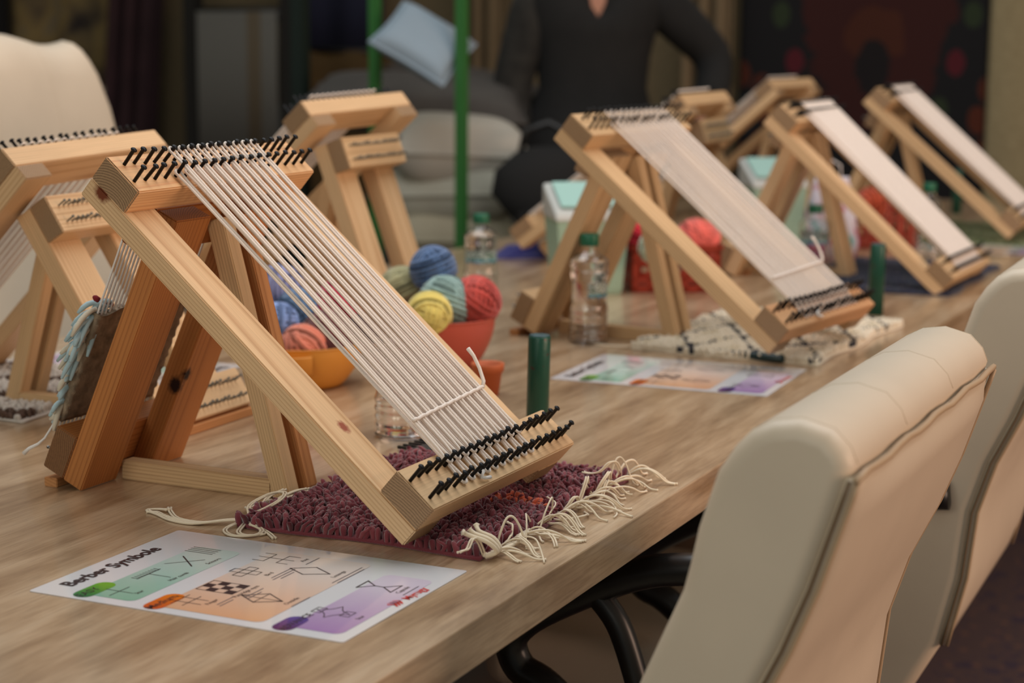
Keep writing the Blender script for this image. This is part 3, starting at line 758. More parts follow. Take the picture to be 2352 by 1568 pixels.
for off in (-.003, .0, .0035):     # thick twist at the near corner
    cord(rug1, [(.252, .004 + off, .004), (.262, .006 + off, .009), (.256, .002 + off * 2, .019), (.243, -.002 + off * 2.5, .024), (.238, -.003 + off * 4, .028)], .0022)
    cord(rug1, [(.252, .004 + off, .004), (.258, .022 + off, .006), (.262, .045 + off, .007), (.258, .066 + off * 2, .009)], .0020)
rug1_knots = MB()
for k in range(16):
    y = .004 + .335 * k / 15; rug1_knots.lathe([(.0005, -.002), (.0028, -.001), (.0030, .001), (.0012, .0026)], 8, c=(.2505, y, .004))
rug1_knots.build('fringe_knots', M_FRINGE, rug1)
# left side fringe: long strings gathered at the near corner
for (pts) in (
    [(-.002, .012, .004), (-.016, .000, .004), (-.040, -.012, .0016), (-.066, -.010, .0014), (-.086, -.004, .0016), (-.100, .004, .0014), (-.108, .0005, .0014)],
    [(-.002, .016, .004), (-.018, .004, .004), (-.040, -.008, .0016), (-.068, -.006, .0014), (-.090, .012, .0016), (-.098, .022, .0016)],
    [(-.002, .010, .004), (-.020, -.003, .004), (-.044, -.016, .0016), (-.070, -.014, .0014), (-.094, -.002, .0014), (-.112, .006, .0014), (-.106, .014, .0014), (-.092, .011, .003)],
    [(-.002, .014, .004), (-.004, .000, .004), (-.006, -.020, .0016), (.012, -.034, .0016), (.030, -.026, .002), (.028, -.010, .003), (.012, -.004, .005)],
    [(.0, .008, .004), (.004, -.006, .003), (.010, -.022, .0016), (.022, -.028, .0016), (.034, -.018, .0016), (.026, -.008, .002)],
    [(.004, .006, .004), (.020, -.004, .003), (.036, -.012, .0016), (.050, -.024, .0014)],
    [(-.002, .018, .004), (-.012, .030, .012), (-.002, .050, .020), (.012, .054, .022), (.016, .036, .018), (.004, .020, .010)],
    [(-.002, .030, .004), (-.018, .036, .008), (-.028, .052, .003), (-.020, .066, .006), (-.006, .056, .012)],
    [(-.002, .045, .004), (-.016, .060, .006), (-.020, .078, .010), (-.012, .092, .014)],
    [(-.002, .060, .004), (-.010, .078, .008), (-.004, .098, .012), (.004, .108, .013)],
    [(-.002, .080, .004), (-.014, .096, .004), (-.010, .116, .004), (.0, .130, .004)],
    [(-.002, .100, .004), (-.018, .116, .003), (-.014, .134, .003), (-.002, .142, .003)]):
    cord(rug1, pts); cord(rug1, [(x + .002, y + .002, z) for x, y, z in pts], .001)

M_CR = [plain('cream_wool', srgb(222, 208, 184), .95, bump=.6, bscale=500, sheen=.4), plain('charcoal_wool', srgb(52, 52, 58), .95), plain('cream_wool_shade', srgb(206, 190, 160), .95, sheen=.4)]
def mi2(x, y):
    a = (x * 1.0 + y * .62) % .098; b_ = (x * 1.0 - y * .62 + .9) % .098
    if a < .0065 or b_ < .0065: return 1
    return 2 if (math.sin(x * 90) * math.sin(y * 70)) > .5 else 0
rug2, rnd2 = rug((0.002, 1.325, TZ), math.radians(-3), 0.285, 0.42, 'cream rug with dark diamond lines under the foot of a loom', M_CR, 0.010, 0.0030, 0.0048, mi2, 8, lean=.5,
                 rise=lambda x, y: .018 * math.sin(PI * min(1, max(0, x / .285))) * math.sin(PI * min(1, max(0, y / .42))) * .6)
for q in ([(-.002, .01, .003), (-.02, .012, .0016), (-.045, .010, .0016), (-.07, .014, .0016)], [(-.002, .016, .003), (-.03, .016, .0016), (-.06, .016, .0016), (-.076, .021, .002)]): cord(rug2, q)
M_NV = [plain('navy_wool', srgb(28, 32, 58), .95, sheen=.3), plain('slate_wool', srgb(62, 66, 78), .95), plain('grey_wool', srgb(96, 92, 88), .95)]
rug((0.005, 2.10, TZ), math.radians(0), 0.30, 0.46, 'navy rug with grey streaks under the foot of a loom', M_NV, 0.006, 0.003, 0.0062, lambda x, y: 1 if x > .05 and (x * 3 + y) % .12 < .03 else (2 if (x - y) % .15 < .008 else 0), 12)
M_GRN = [plain('moss_wool', srgb(92, 104, 62), .95, sheen=.3), plain('olive_wool', srgb(120, 122, 84), .95), plain('sage_wool', srgb(142, 146, 112), .95)]
rug((-0.04, 2.98, TZ), 0, 0.32, 0.44, 'mottled green rug under the foot of the farthest right loom', M_GRN, 0.006, 0.003, 0.0066, lambda x, y: random.Random(int(x * 300) + 77 * int(y * 300)).choice((0, 0, 1, 2)), 14)
M_GW = [plain('grey_white_wool', srgb(196, 186, 176), .95, sheen=.3), plain('brown_wool', srgb(92, 70, 58), .95)]
rug((-0.70, 0.52, TZ), 0, 0.26, 0.30, 'grey white shaggy rug behind the legs of the loom at left', M_GW, 0.010, 0.003, 0.0058, lambda x, y: 1 if (y - x * .5) % .12 < .03 else 0, 15, lean=.7)
rug((-0.70, 1.24, TZ), 0, 0.24, 0.26, 'cream shaggy rug behind the yarn bowls under the loom facing away', [M_CR[0], M_CR[2]], 0.010, 0.003, 0.0062, lambda x, y: 0, 16, lean=.7)

# ------------------------------------------------------------------ green posts, combs, pens
def green_paint():
    mt, nt, b = new_mat('chipped_green_paint'); L = nt.links.new
    tc = nt.nodes.new('ShaderNodeTexCoord'); n = N(nt, 'ShaderNodeTexNoise', Scale=190.0, Detail=4.0); L(tc.outputs['Object'], n.inputs['Vector'])
    r = ramp(nt, [(0.66, srgb(16, 74, 58)), (0.70, srgb(62, 38, 36))]); L(n.outputs['Fac'], r.inputs['Fac']); L(r.outputs['Color'], b.inputs['Base Color'])
    b.inputs['Roughness'].default_value = 0.35; b.inputs['Metallic'].default_value = 0.1
    bp = N(nt, 'ShaderNodeBump', Strength=.4, Distance=.0004); bp.invert = True; L(n.outputs['Fac'], bp.inputs['Height']); L(bp.outputs['Normal'], b.inputs['Normal'])
    return mt
M_GP = green_paint(); M_GPT = plain('worn_green_top', srgb(60, 84, 88), .5, .4, var=.4, vscale=300)
def green_post(p, h, r, tilt, label):
    root = empty('green_post', p); root.rotation_euler = (0, tilt, 0)
    tag(root, label, 'post', 'green painted metal posts on the table')
    mb = MB(); mb.lathe([(r, 0), (r, h - .0025), (r * .97, h - .0012), (r * .9, h - .0003)], 32); mb.build('tube', M_GP, root)
    mb = MB(); mb.lathe([(r * .93, h - .0004), (r * .90, h + .0006), (r * .3, h + .0003)], 32); mb.build('top_face', M_GPT, root)
green_post(on_z(1233, 1003), 0.1175, 0.0128, math.radians(1.2), 'chipped dark green metal post behind the foot of the nearest loom')
green_post(on_z(2010, 722), 0.117, 0.0128, math.radians(.5), 'dark green metal post beside the cream rug with diamonds')
green_post(on_z(2098, 560), 0.115, 0.0128, 0, 'dark green metal post seen through the loom on the navy rug')
green_post(on_z(2196, 490), 0.115, 0.0128, 0, 'farthest dark green metal post, seen under the farthest right loom')

def comb_tool(p, rz, label, ln=.10):
    root = empty('weaving_comb', p, rz); tag(root, label, 'comb', 'dark combs lying by the rugs')
    mb = MB(); mb.box(-.008, .012, 0, ln, .0, .006); hd = mb.build('handle', plain('dark_teal_plastic', srgb(20, 34, 36), .35), root); add_mod(hd, 'BEVEL', width=.0015, segments=2)
    for k in range(9):
        mb = MB(); mb.box(-.030, -.008, .004 + k * ln / 9.3, .007 + k * ln / 9.3, .0014, .0046); mb.build('tooth', plain('comb_tooth', srgb(18, 26, 28), .4) if k == 0 else bpy.data.materials['comb_tooth'], root)
comb_tool(on_z(960, 1042), math.radians(-6), 'black comb lying beside the burgundy rug behind the nearest loom')
def pen(p, rz, label):
    root = empty('marker_pen', p, rz); tag(root, label, 'pen')
    M = Matrix.Rotation(PI / 2, 4, 'Y') @ Matrix.Translation((0, 0, 0))
    mb = MB(); mb.lathe([(.0045, 0), (.0062, .004), (.0066, .055), (.0058, .058)], 20, c=(-.0068, 0, 0), M=M); mb.build('barrel', plain('dark_teal_barrel', srgb(14, 44, 46), .3), root)
    mb = MB(); mb.lathe([(.0056, .058), (.005, .1), (.0025, .118), (.0008, .128)], 20, c=(-.0068, 0, 0), M=M); mb.build('tip', plain('dark_metal_tip', srgb(40, 44, 46), .4), root)
pen(on_z(1802, 835), math.radians(180 - 6), 'dark teal marker lying between the cream rug and its card')

# ------------------------------------------------------------------ bottles
def pet():
    mt, nt, b = new_mat('clear_bottle_plastic')
    b.inputs['Base Color'].default_value = (1, 1, 1, 1); b.inputs['Roughness'].default_value = 0.02; b.inputs['IOR'].default_value = 1.42
    b.inputs['Transmission Weight'].default_value = 1.0
    return mt
M_PET = pet(); M_WATER = pet(); M_WATER.name = 'water'; M_WATER.node_tree.nodes['Principled BSDF'].inputs['IOR'].default_value = 1.33
M_CAP = plain('green_cap_plastic', srgb(12, 96, 66), .4)
def label_mat():
    mt, nt, b = new_mat('bottle_label_print'); L = nt.links.new
    tc = nt.nodes.new('ShaderNodeTexCoord'); sp = nt.nodes.new('ShaderNodeSeparateXYZ'); L(tc.outputs['Generated'], sp.inputs[0])
    r = ramp(nt, [(0.0, srgb(92, 170, 216)), (0.22, srgb(96, 176, 190)), (0.3, srgb(190, 206, 200)), (1.0, srgb(196, 206, 204))]); L(sp.outputs[2], r.inputs['Fac'])
    n = N(nt, 'ShaderNodeTexNoise', Scale=9.0, Detail=4.0); L(tc.outputs['Generated'], n.inputs['Vector'])
    rf = ramp(nt, [(0.5, (0, 0, 0, 1)), (0.56, (1, 1, 1, 1))]); L(n.outputs['Fac'], rf.inputs['Fac'])
    mx = nt.nodes.new('ShaderNodeMix'); mx.data_type = 'RGBA'; L(rf.outputs['Color'], mx.inputs[0]); L(r.outputs['Color'], mx.inputs[6]); mx.inputs[7].default_value = srgb(20, 96, 70)
    L(mx.outputs[2], b.inputs['Base Color']); b.inputs['Roughness'].default_value = .3; b.inputs['Alpha'].default_value = 0.72
    return mt
M_LBL = label_mat()
def bottle(p, rz, label, h=0.162, r=0.0295, water=.55, lab=(0.068, 0.090), arc=(0, 2 * PI)):
    root = empty('water_bottle', p, rz); tag(root, label, 'bottle', 'clear water bottles with green caps')
    def rad(z):
        t = z / h
        if t < .03: return r * (.78 + .22 * math.sin(t / .03 * PI / 2))
        if t < .30: return r * (1 - .05 * abs(math.sin((t - .03) / .27 * PI * 4)))
        if t < .40: return r * (1 - .10 * math.sin((t - .30) / .10 * PI / 2))
        if t < .56: return r * .90
        if t < .66: return r * (.90 + .10 * math.sin((t - .56) / .10 * PI / 2)) * (1 - .015 * abs(math.sin(t * 90)))
        if t < .74: return r * (1 - .05 * abs(math.sin((t - .66) * 60)))
        if t < .87: return r * (1 - (1 - .42) * (.5 - .5 * math.cos((t - .74) / .13 * PI)))
        return r * .42
    K = 64; prof = [(rad(h * k / K * .93), h * k / K * .93) for k in range(K + 1)]
    mb = MB(); mb.lathe([(r * .1, .004), (r * .5, .0035), (r * .72, .0004)] + prof[1:] + [(r * .42 - .0009, h * .93)], 40, cap1=False)
    inner = [(max(.002, q - .0010), z) for q, z in prof[2:]][::-1]
    inner += [(r * .5, .006), (r * .08, .0065)]
    n0 = len(mb.v) // 40
    mb.lathe(inner, 40, cap0=False, cap1=True)
    n = 40; a = (n0 - 1) * n; bq = n0 * n
    for k in range(n): mb.f.append((a + k, a + (k + 1) % n, bq + (k + 1) % n, bq + k)); mb.m.append(0); mb.sm.append(True)
    mb.build('bottle_body', M_PET, root)
    if water:
        wp = [(max(.002, q - .0014), z) for q, z in prof[3:] if z < h * water]
        mb = MB(); mb.lathe([(r * .3, .0072), (r * .7, .0072)] + wp, 36); mb.build('water', M_WATER, root)
    mb = MB(); capn = 40; cr = r * .47
    pr = [(cr * .98, h * .905), (cr, h * .915), (cr, h * .985), (cr * .94, h)]
    mb.lathe(pr, capn, smooth=True)
    mb.lathe([(cr * 1.02, h * .892), (cr * 1.02, h * .903)], capn)
    mb.build('cap', M_CAP, root)
    for k in range(26):
        pass
    mb = MB(); vs = []; K = 40
    for i in range(K + 1):
        an = arc[0] + (arc[1] - arc[0]) * i / K
        for z in lab: rr = r * .905 + .0004; vs.append(V(rr * math.cos(an), rr * math.sin(an), z))
    mb.add(vs, [(2 * i, 2 * i + 2, 2 * i + 3, 2 * i + 1) for i in range(K)], 0, True)
    mb.build('label_band', M_LBL, root)
bottle(on_z(925, 1000), 0, 'clear water bottle behind the cream warp of the nearest loom', water=.30, h=.143, r=.0325)
bottle(on_z(1351, 786), math.radians(-70), 'clear water bottle before the loom that stands on the cream rug', lab=(.070, .092), water=.80, arc=(0, 1.9), h=.163)
bottle(on_z(1104, 690), 0, 'clear water bottle behind the red bowl of yarn', h=.150, r=.0295, water=.8)
bottle(on_z(2128, 600), 0, 'clear water bottle seen past the warp of the loom on the navy rug', h=.16, water=0)
bottle(on_z(1868, 640), 0, 'clear water bottle left of the loom on the navy rug', h=.14, water=0)

# ------------------------------------------------------------------ bowls and yarn
def bowl(p, rz, label, r, h, mat, handle=True):
    root = empty('yarn_bowl', p, rz); tag(root, label, 'bowl')
    prof = []
    for k in range(15):
        t = k / 14; prof.append((r * (.62 + .38 * math.sin(t * PI / 2) ** .8), .0005 + h * t))
    inn = [(q - .0028, z + (.003 if i == 0 else 0)) for i, (q, z) in enumerate(prof)][::-1]
    full = prof + [(r + .0012, h + .0012), (r - .0018, h + .0016)] + inn
    mb = MB(); mb.lathe(full, 56); mb.build('bowl_body', mat, root)
    if handle:
        mb = MB(); vs = []; K = 20
        # scooped side grip
        for i in range(K + 1):
            an = -1.15 + 2.3 * i / K
            for (q, z) in ((r * .93, h * .42), (r + .010 * math.cos(an * 1.3) + .004, h * .50), (r + .017 * math.cos(an * 1.3) + .002, h * .86), (r + .019 * math.cos(an * 1.3) + .002, h * .90), (r + .016 * math.cos(an * 1.3), h * .90), (r * .96, h * .62)):
                a2 = an * .42; vs.append(V(q * math.cos(a2), q * math.sin(a2), z))
        mb.add(vs, [(i * 6 + j, i * 6 + 6 + j, i * 6 + 7 + j, i * 6 + 1 + j) for i in range(K) for j in range(5)], 0, True)
        mb.build('side_grip', mat, root)
    return root
def yarn_ball(c, r, col, label, seed, squash=1.0):
    rnd = random.Random(seed); root = empty('yarn_ball', c); tag(root, label, 'yarn', 'balls of coloured yarn')
    mt = plain('wool_' + str(seed), col, .95, bump=.5, bscale=1100, var=.16, vscale=60, sheen=.4)
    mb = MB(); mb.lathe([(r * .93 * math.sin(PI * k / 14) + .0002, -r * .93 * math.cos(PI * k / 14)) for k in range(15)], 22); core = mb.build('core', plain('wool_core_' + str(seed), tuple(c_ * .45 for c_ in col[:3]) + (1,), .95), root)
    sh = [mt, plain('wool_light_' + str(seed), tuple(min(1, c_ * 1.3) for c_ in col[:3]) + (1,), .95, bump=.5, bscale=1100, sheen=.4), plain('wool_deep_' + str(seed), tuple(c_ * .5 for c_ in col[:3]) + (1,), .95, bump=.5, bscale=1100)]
    mb = MB(); nb = 8
    for b_ in range(nb):
        ax = V(rnd.gauss(0, 1), rnd.gauss(0, 1), rnd.gauss(0, 1)).normalized(); u = ax.orthogonal().normalized(); w = ax.cross(u)
        ns = rnd.randint(4, 6); wd = .0064
        for s_ in range(ns):
            off = (s_ - ns / 2) * wd / r
            tl = rnd.uniform(-.05, .05); rr = r * (.90 + .10 * b_ / nb) * rnd.uniform(.98, 1.02)
            pts = []
            for k in range(30):
                t = 2 * PI * k / 30
                q = (math.cos(off) * (math.cos(t) * u + math.sin(t) * w) + (math.sin(off) + tl * math.sin(t)) * ax).normalized() * rr
                pts.append(V(q.x, q.y, q.z * squash))
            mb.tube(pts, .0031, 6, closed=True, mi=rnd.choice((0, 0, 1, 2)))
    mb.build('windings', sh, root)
    return root
M_BOWLR = plain('coral_red_plastic', srgb(196, 84, 64), .45, var=.04); M_BOWLY = plain('mustard_orange_plastic', srgb(214, 142, 52), .4, var=.04)
bR = on_z(1010, 842); bY = on_z(697, 882)
bowl(bR, math.radians(-100), 'coral red plastic bowl holding balls of yarn', .076, .070, M_BOWLR)
bowl(bY, math.radians(-78), 'mustard orange plastic bowl holding balls of yarn', .078, .056, M_BOWLY)
def yb_d(px, py, dep, r, col, lab, seed): yarn_ball(at(px, py, dep), r, col, lab, seed)
def yb_at(px, py, z, r, col, lab, seed):
    p = on_z(px, py, TZ + z); yarn_ball(p, r, col, lab, seed)
yb_d(1092, 692, 2.535, .034, srgb(184, 66, 56), 'brick red yarn ball on the right in the coral bowl', 21)
yb_d(1025, 697, 2.530, .038, srgb(136, 164, 158), 'sage green yarn ball in the middle of the coral bowl', 22)
yb_d(985, 722, 2.480, .030, srgb(226, 206, 112), 'pale yellow yarn ball at the front of the coral bowl', 23)
yb_d(995, 618, 2.570, .0315, srgb(70, 98, 138), 'denim blue yarn ball on top of the coral bowl', 24)
yb_d(925, 668, 2.600, .034, srgb(158, 152, 112), 'olive yarn ball at the back of the coral bowl', 25)
yb_d(1078, 728, 2.560, .026, srgb(70, 66, 78), 'dark grey yarn ball low in the coral bowl', 26)
yb_d(697, 802, 2.375, .031, srgb(208, 122, 98), 'salmon yarn ball at the front of the mustard bowl', 31)
yb_d(752, 778, 2.400, .036, srgb(92, 42, 42), 'dark maroon yarn ball in the mustard bowl', 32)
yb_d(686, 716, 2.430, .030, srgb(88, 116, 150), 'slate blue yarn ball in the mustard bowl', 33)
yb_d(640, 742, 2.400, .026, srgb(122, 148, 200), 'sky blue yarn ball at the left of the mustard bowl', 34)
yb_d(640, 668, 2.455, .034, srgb(120, 122, 158), 'lavender grey yarn ball at the back of the mustard bowl', 35)
yb_d(790, 705, 2.440, .038, srgb(190, 44, 66), 'crimson yarn ball behind the warp, in the mustard bowl', 36)
yb_d(836, 762, 2.415, .024, srgb(66, 30, 34), 'small dark plum yarn ball at the right of the mustard bowl', 37)
# terracotta cup
pc = on_z(1120, 905); root = empty('terracotta_cup', pc); tag(root, 'small terracotta pot behind the right rail of the nearest loom', 'pot')
mb = MB(); mb.lathe([(.014, 0), (.0185, .030), (.0205, .030), (.0212, .040), (.0206, .0405), (.0182, .040), (.0165, .028), (.012, .006)], 40); mb.build('pot_body', plain('terracotta', srgb(196, 98, 52), .6, var=.08), root)
mb = MB(); mb.lathe([(.0002, .0285), (.0100, .0290), (.0166, .0280)], 30, cap0=False, cap1=False); mb.build('filling', plain('dark_soil', srgb(92, 64, 42), .9, var=.4, vscale=300), root)

# ------------------------------------------------------------------ things further down the table
M_MINT = plain('mint_plastic', srgb(152, 178, 156), .45); M_MINTL = plain('pale_aqua_lid', srgb(150, 190, 180), .35); M_RIM = plain('pale_grey_rim', srgb(186, 186, 180), .4)
def mint_bin(p, rz, label, w=.115, dpt=.10, h=.135, tilt=.35):
    root = empty('lidded_bin', p, rz); tag(root, label, 'bin', 'small mint bins with tilted lids')
    mb = MB(); b0 = .82
    vs = []
    for z, s in ((0, b0), (.008, b0 + .03), (h * .8, 1.0), (h * .8, .97), (.01, b0 - .02)):
        for x, y in ((-1, -1), (1, -1), (1, 1), (-1, 1)): vs.append(V(x * dpt / 2 * s, y * w / 2 * s, z))
    fs = [(3, 2, 1, 0)]
    for i in range(4):
        for k in range(4): fs.append((i * 4 + k, i * 4 + (k + 1) % 4, i * 4 + 4 + (k + 1) % 4, i * 4 + 4 + k))
    fs.append((16, 17, 18, 19)); mb.add(vs, fs)
    o = mb.build('bin_body', M_MINT, root); add_mod(o, 'BEVEL', width=.006, segments=3)
    mb = MB(); x, y = dpt / 2 * 1.05, w / 2 * 1.05; z0, z1 = h * .79, h * .88
    vs = [V(-x, -y, z0), V(x, -y, z0), V(x, y, z0), V(-x, y, z0), V(-x, -y, z1 + .045), V(x * .9, -y, z1), V(x * .9, y, z1), V(-x, y, z1 + .045)]
    mb.add(vs, [(3, 2, 1, 0), (4, 5, 6, 7), (0, 1, 5, 4), (1, 2, 6, 5), (2, 3, 7, 6), (3, 0, 4, 7)])
    o = mb.build('lid_frame', M_RIM, root); add_mod(o, 'BEVEL', width=.005, segments=3)
    mb = MB(); vs = [V(-x * .8, -y * .8, z1 + .0435), V(x * .68, -y * .8, z1 + .0075), V(x * .68, y * .8, z1 + .0075), V(-x * .8, y * .8, z1 + .0435)]
    vs += [v + V(.002, 0, .004) for v in vs]; mb.add(vs, [(3, 2, 1, 0), (4, 5, 6, 7), (0, 1, 5, 4), (1, 2, 6, 5), (2, 3, 7, 6), (3, 0, 4, 7)])
    o = mb.build('lid_flap', M_MINTL, root); add_mod(o, 'BEVEL', width=.0015, segments=2)
pb = on_z(1345, 668)
mint_bin(pb, math.radians(-55), 'mint bin with aqua lid behind the loom on the cream rug', w=.13, dpt=.12, h=.165)
mint_bin(on_z(1772, 560), math.radians(-55), 'mint bin with aqua lid behind the loom on the navy rug', w=.12, dpt=.11, h=.16)
# orange crate
M_CRT = plain('red_orange_crate_plastic', srgb(150, 44, 20), .45)
def crate(p, rz, label, LX=.20, LY=.16, H=.085, grp=None):
    root = empty('plastic_crate', p, rz); tag(root, label, 'crate', grp)
    mb = MB(); mb.box(-LX / 2, LX / 2, -LY / 2, LY / 2, 0, .003); mb.build('base', M_CRT, root)
    mb = MB(); t = .0035
    mb.box(-LX / 2 - .003, LX / 2 + .003, -LY / 2 - .003, -LY / 2 + t, H - .008, H); mb.box(-LX / 2 - .003, LX / 2 + .003, LY / 2 - t, LY / 2 + .003, H - .008, H)
    mb.box(-LX / 2 - .003, -LX / 2 + t, -LY / 2, LY / 2, H - .008, H); mb.box(LX / 2 - t, LX / 2 + .003, -LY / 2, LY / 2, H - .008, H); mb.build('rim', M_CRT, root)
    for sgn in (-1, 1):
        for axis, LN, off in ((0, LX, sgn * (LY / 2 - t / 2)), (1, LY, sgn * (LX / 2 - t / 2))):
            mb = MB()
            def bx(a0, a1, z0, z1):
                if axis == 0: mb.box(a0, a1, off - t / 2, off + t / 2, z0, z1)
                else: mb.box(off - t / 2, off + t / 2, a0, a1, z0, z1)
            for z0, z1 in ((0, .012), (H * .25, H * .30), (H * .62, H * .68), (H * .82, H)): bx(-LN / 2, LN / 2, z0, z1)
            k = 0; n = 5
            for i in range(n + 1):
                a = -LN / 2 + (LN - .012) * i / n; bx(a, a + .012, 0, H)
            for i in (1, 3): a = -LN / 2 + (LN - .012) * i / n; bx(a, a + (LN - .012) / n, H * .30, H * .34); 
            mb.build('side_panel', M_CRT, root)
    return root
pc = on_z(1535, 655)
crate(pc, math.radians(-62), 'red orange openwork crate of yarn behind the loom on the cream rug')
yb_at(1470, 533, .105, .040, srgb(196, 30, 52), 'bright red yarn ball heaped at the left of the orange crate', 41)
yb_at(1508, 566, .090, .030, srgb(176, 186, 164), 'pale grey green yarn ball in the orange crate', 42)
yb_at(1600, 555, .085, .042, srgb(214, 92, 78), 'coral pink yarn ball at the right of the orange crate', 43)
yb_at(1550, 575, .075, .032, srgb(96, 40, 40), 'maroon yarn ball in the middle of the orange crate', 44)
crate(on_z(2000, 560), math.radians(-60), 'red orange crate seen behind the loom on the navy rug', .18, .14, .10)
yb_at(2000, 470, .10, .036, srgb(186, 70, 30), 'orange yarn ball in the crate behind the loom on the navy rug', 45)
# patterned paper bag
def bag_mat():
    mt, nt, b = new_mat('floral_bag_print'); L = nt.links.new
    tc = nt.nodes.new('ShaderNodeTexCoord'); n = N(nt, 'ShaderNodeTexNoise', Scale=22.0, Detail=1.0); L(tc.outputs['Object'], n.inputs['Vector'])
    r = ramp(nt, [(0.38, srgb(110, 178, 176)), (0.44, srgb(214, 208, 220)), (0.56, srgb(220, 212, 220)), (0.62, srgb(196, 92, 128)), (0.7, srgb(130, 110, 160))]); L(n.outputs['Fac'], r.inputs['Fac']); L(r.outputs['Color'], b.inputs['Base Color']); b.inputs['Roughness'].default_value = .5
    return mt
pg = on_z(1905, 600); root = empty('patterned_bag', pg, math.radians(-60)); tag(root, 'white bag printed with pink and teal, behind the loom on the navy rug', 'bag')
mb = MB(); vs = []; J = 10
for i, (z, sx, sy) in enumerate(((0, .05, .038), (.04, .055, .042), (.09, .05, .036), (.14, .042, .02), (.165, .036, .006), (.172, .034, .003))):
    for k in range(24):
        a = 2 * PI * k / 24; c, s_ = math.cos(a), math.sin(a); vs.append(V(sy * abs(c) ** .6 * (1 if c > 0 else -1), sx * abs(s_) ** .6 * (1 if s_ > 0 else -1) + .002 * math.sin(i * 3 + k), z))
mb.add(vs, [(i * 24 + k, i * 24 + (k + 1) % 24, i * 24 + 24 + (k + 1) % 24, i * 24 + 24 + k) for i in range(5) for k in range(24)] + [tuple(range(23, -1, -1)), tuple(5 * 24 + k for k in range(24))], 0, True)
mb.build('bag_body', bag_mat(), root)
mb = MB(); mb.tube([(0, -.018, .168), (0, -.016, .195), (0, 0, .205), (0, .016, .195), (0, .018, .168)], .002, 6); mb.build('bag_handle', M_COTTON_W, root)
# wooden block on a blue cloth
p = on_z(1212, 588); root = empty('blue_cloth', p, math.radians(-60)); tag(root, 'crumpled royal blue cloth beyond the bottle with green cap', 'cloth')
mb = MB(); vs = []; K = 16
for i in range(K + 1):
    for j in range(K + 1):
        x = -.05 + .1 * i / K; y = -.075 + .15 * j / K; e = math.sin(PI * i / K) * math.sin(PI * j / K)
        vs.append(V(x, y, .0008 + .034 * e * (.6 + .4 * math.sin(i * .9 + j * .7)) + .003 * math.sin(j * 2.1)*e))
mb.add(vs, [(i * (K + 1) + j, i * (K + 1) + j + 1, (i + 1) * (K + 1) + j + 1, (i + 1) * (K + 1) + j) for i in range(K) for j in range(K)], 0, True)
o = mb.build('folded_fabric', plain('royal_blue_cotton', srgb(32, 34, 104), .9, sheen=.3), root); add_mod(o, 'SOLIDIFY', thickness=.0012, offset=1)
p = on_z(1240, 590); root = empty('wooden_block', p + V(.03, -.03, .0), math.radians(25)); tag(root, 'pale wooden block leaning on the blue cloth', 'block')
o = link('block_body', beam_mesh(.075, .045, .03, [M_PINE, M_END], .002), root); o.matrix_local = Matrix.Translation((0, 0, .003)) @ Matrix.Rotation(math.radians(-38), 4, 'Y')

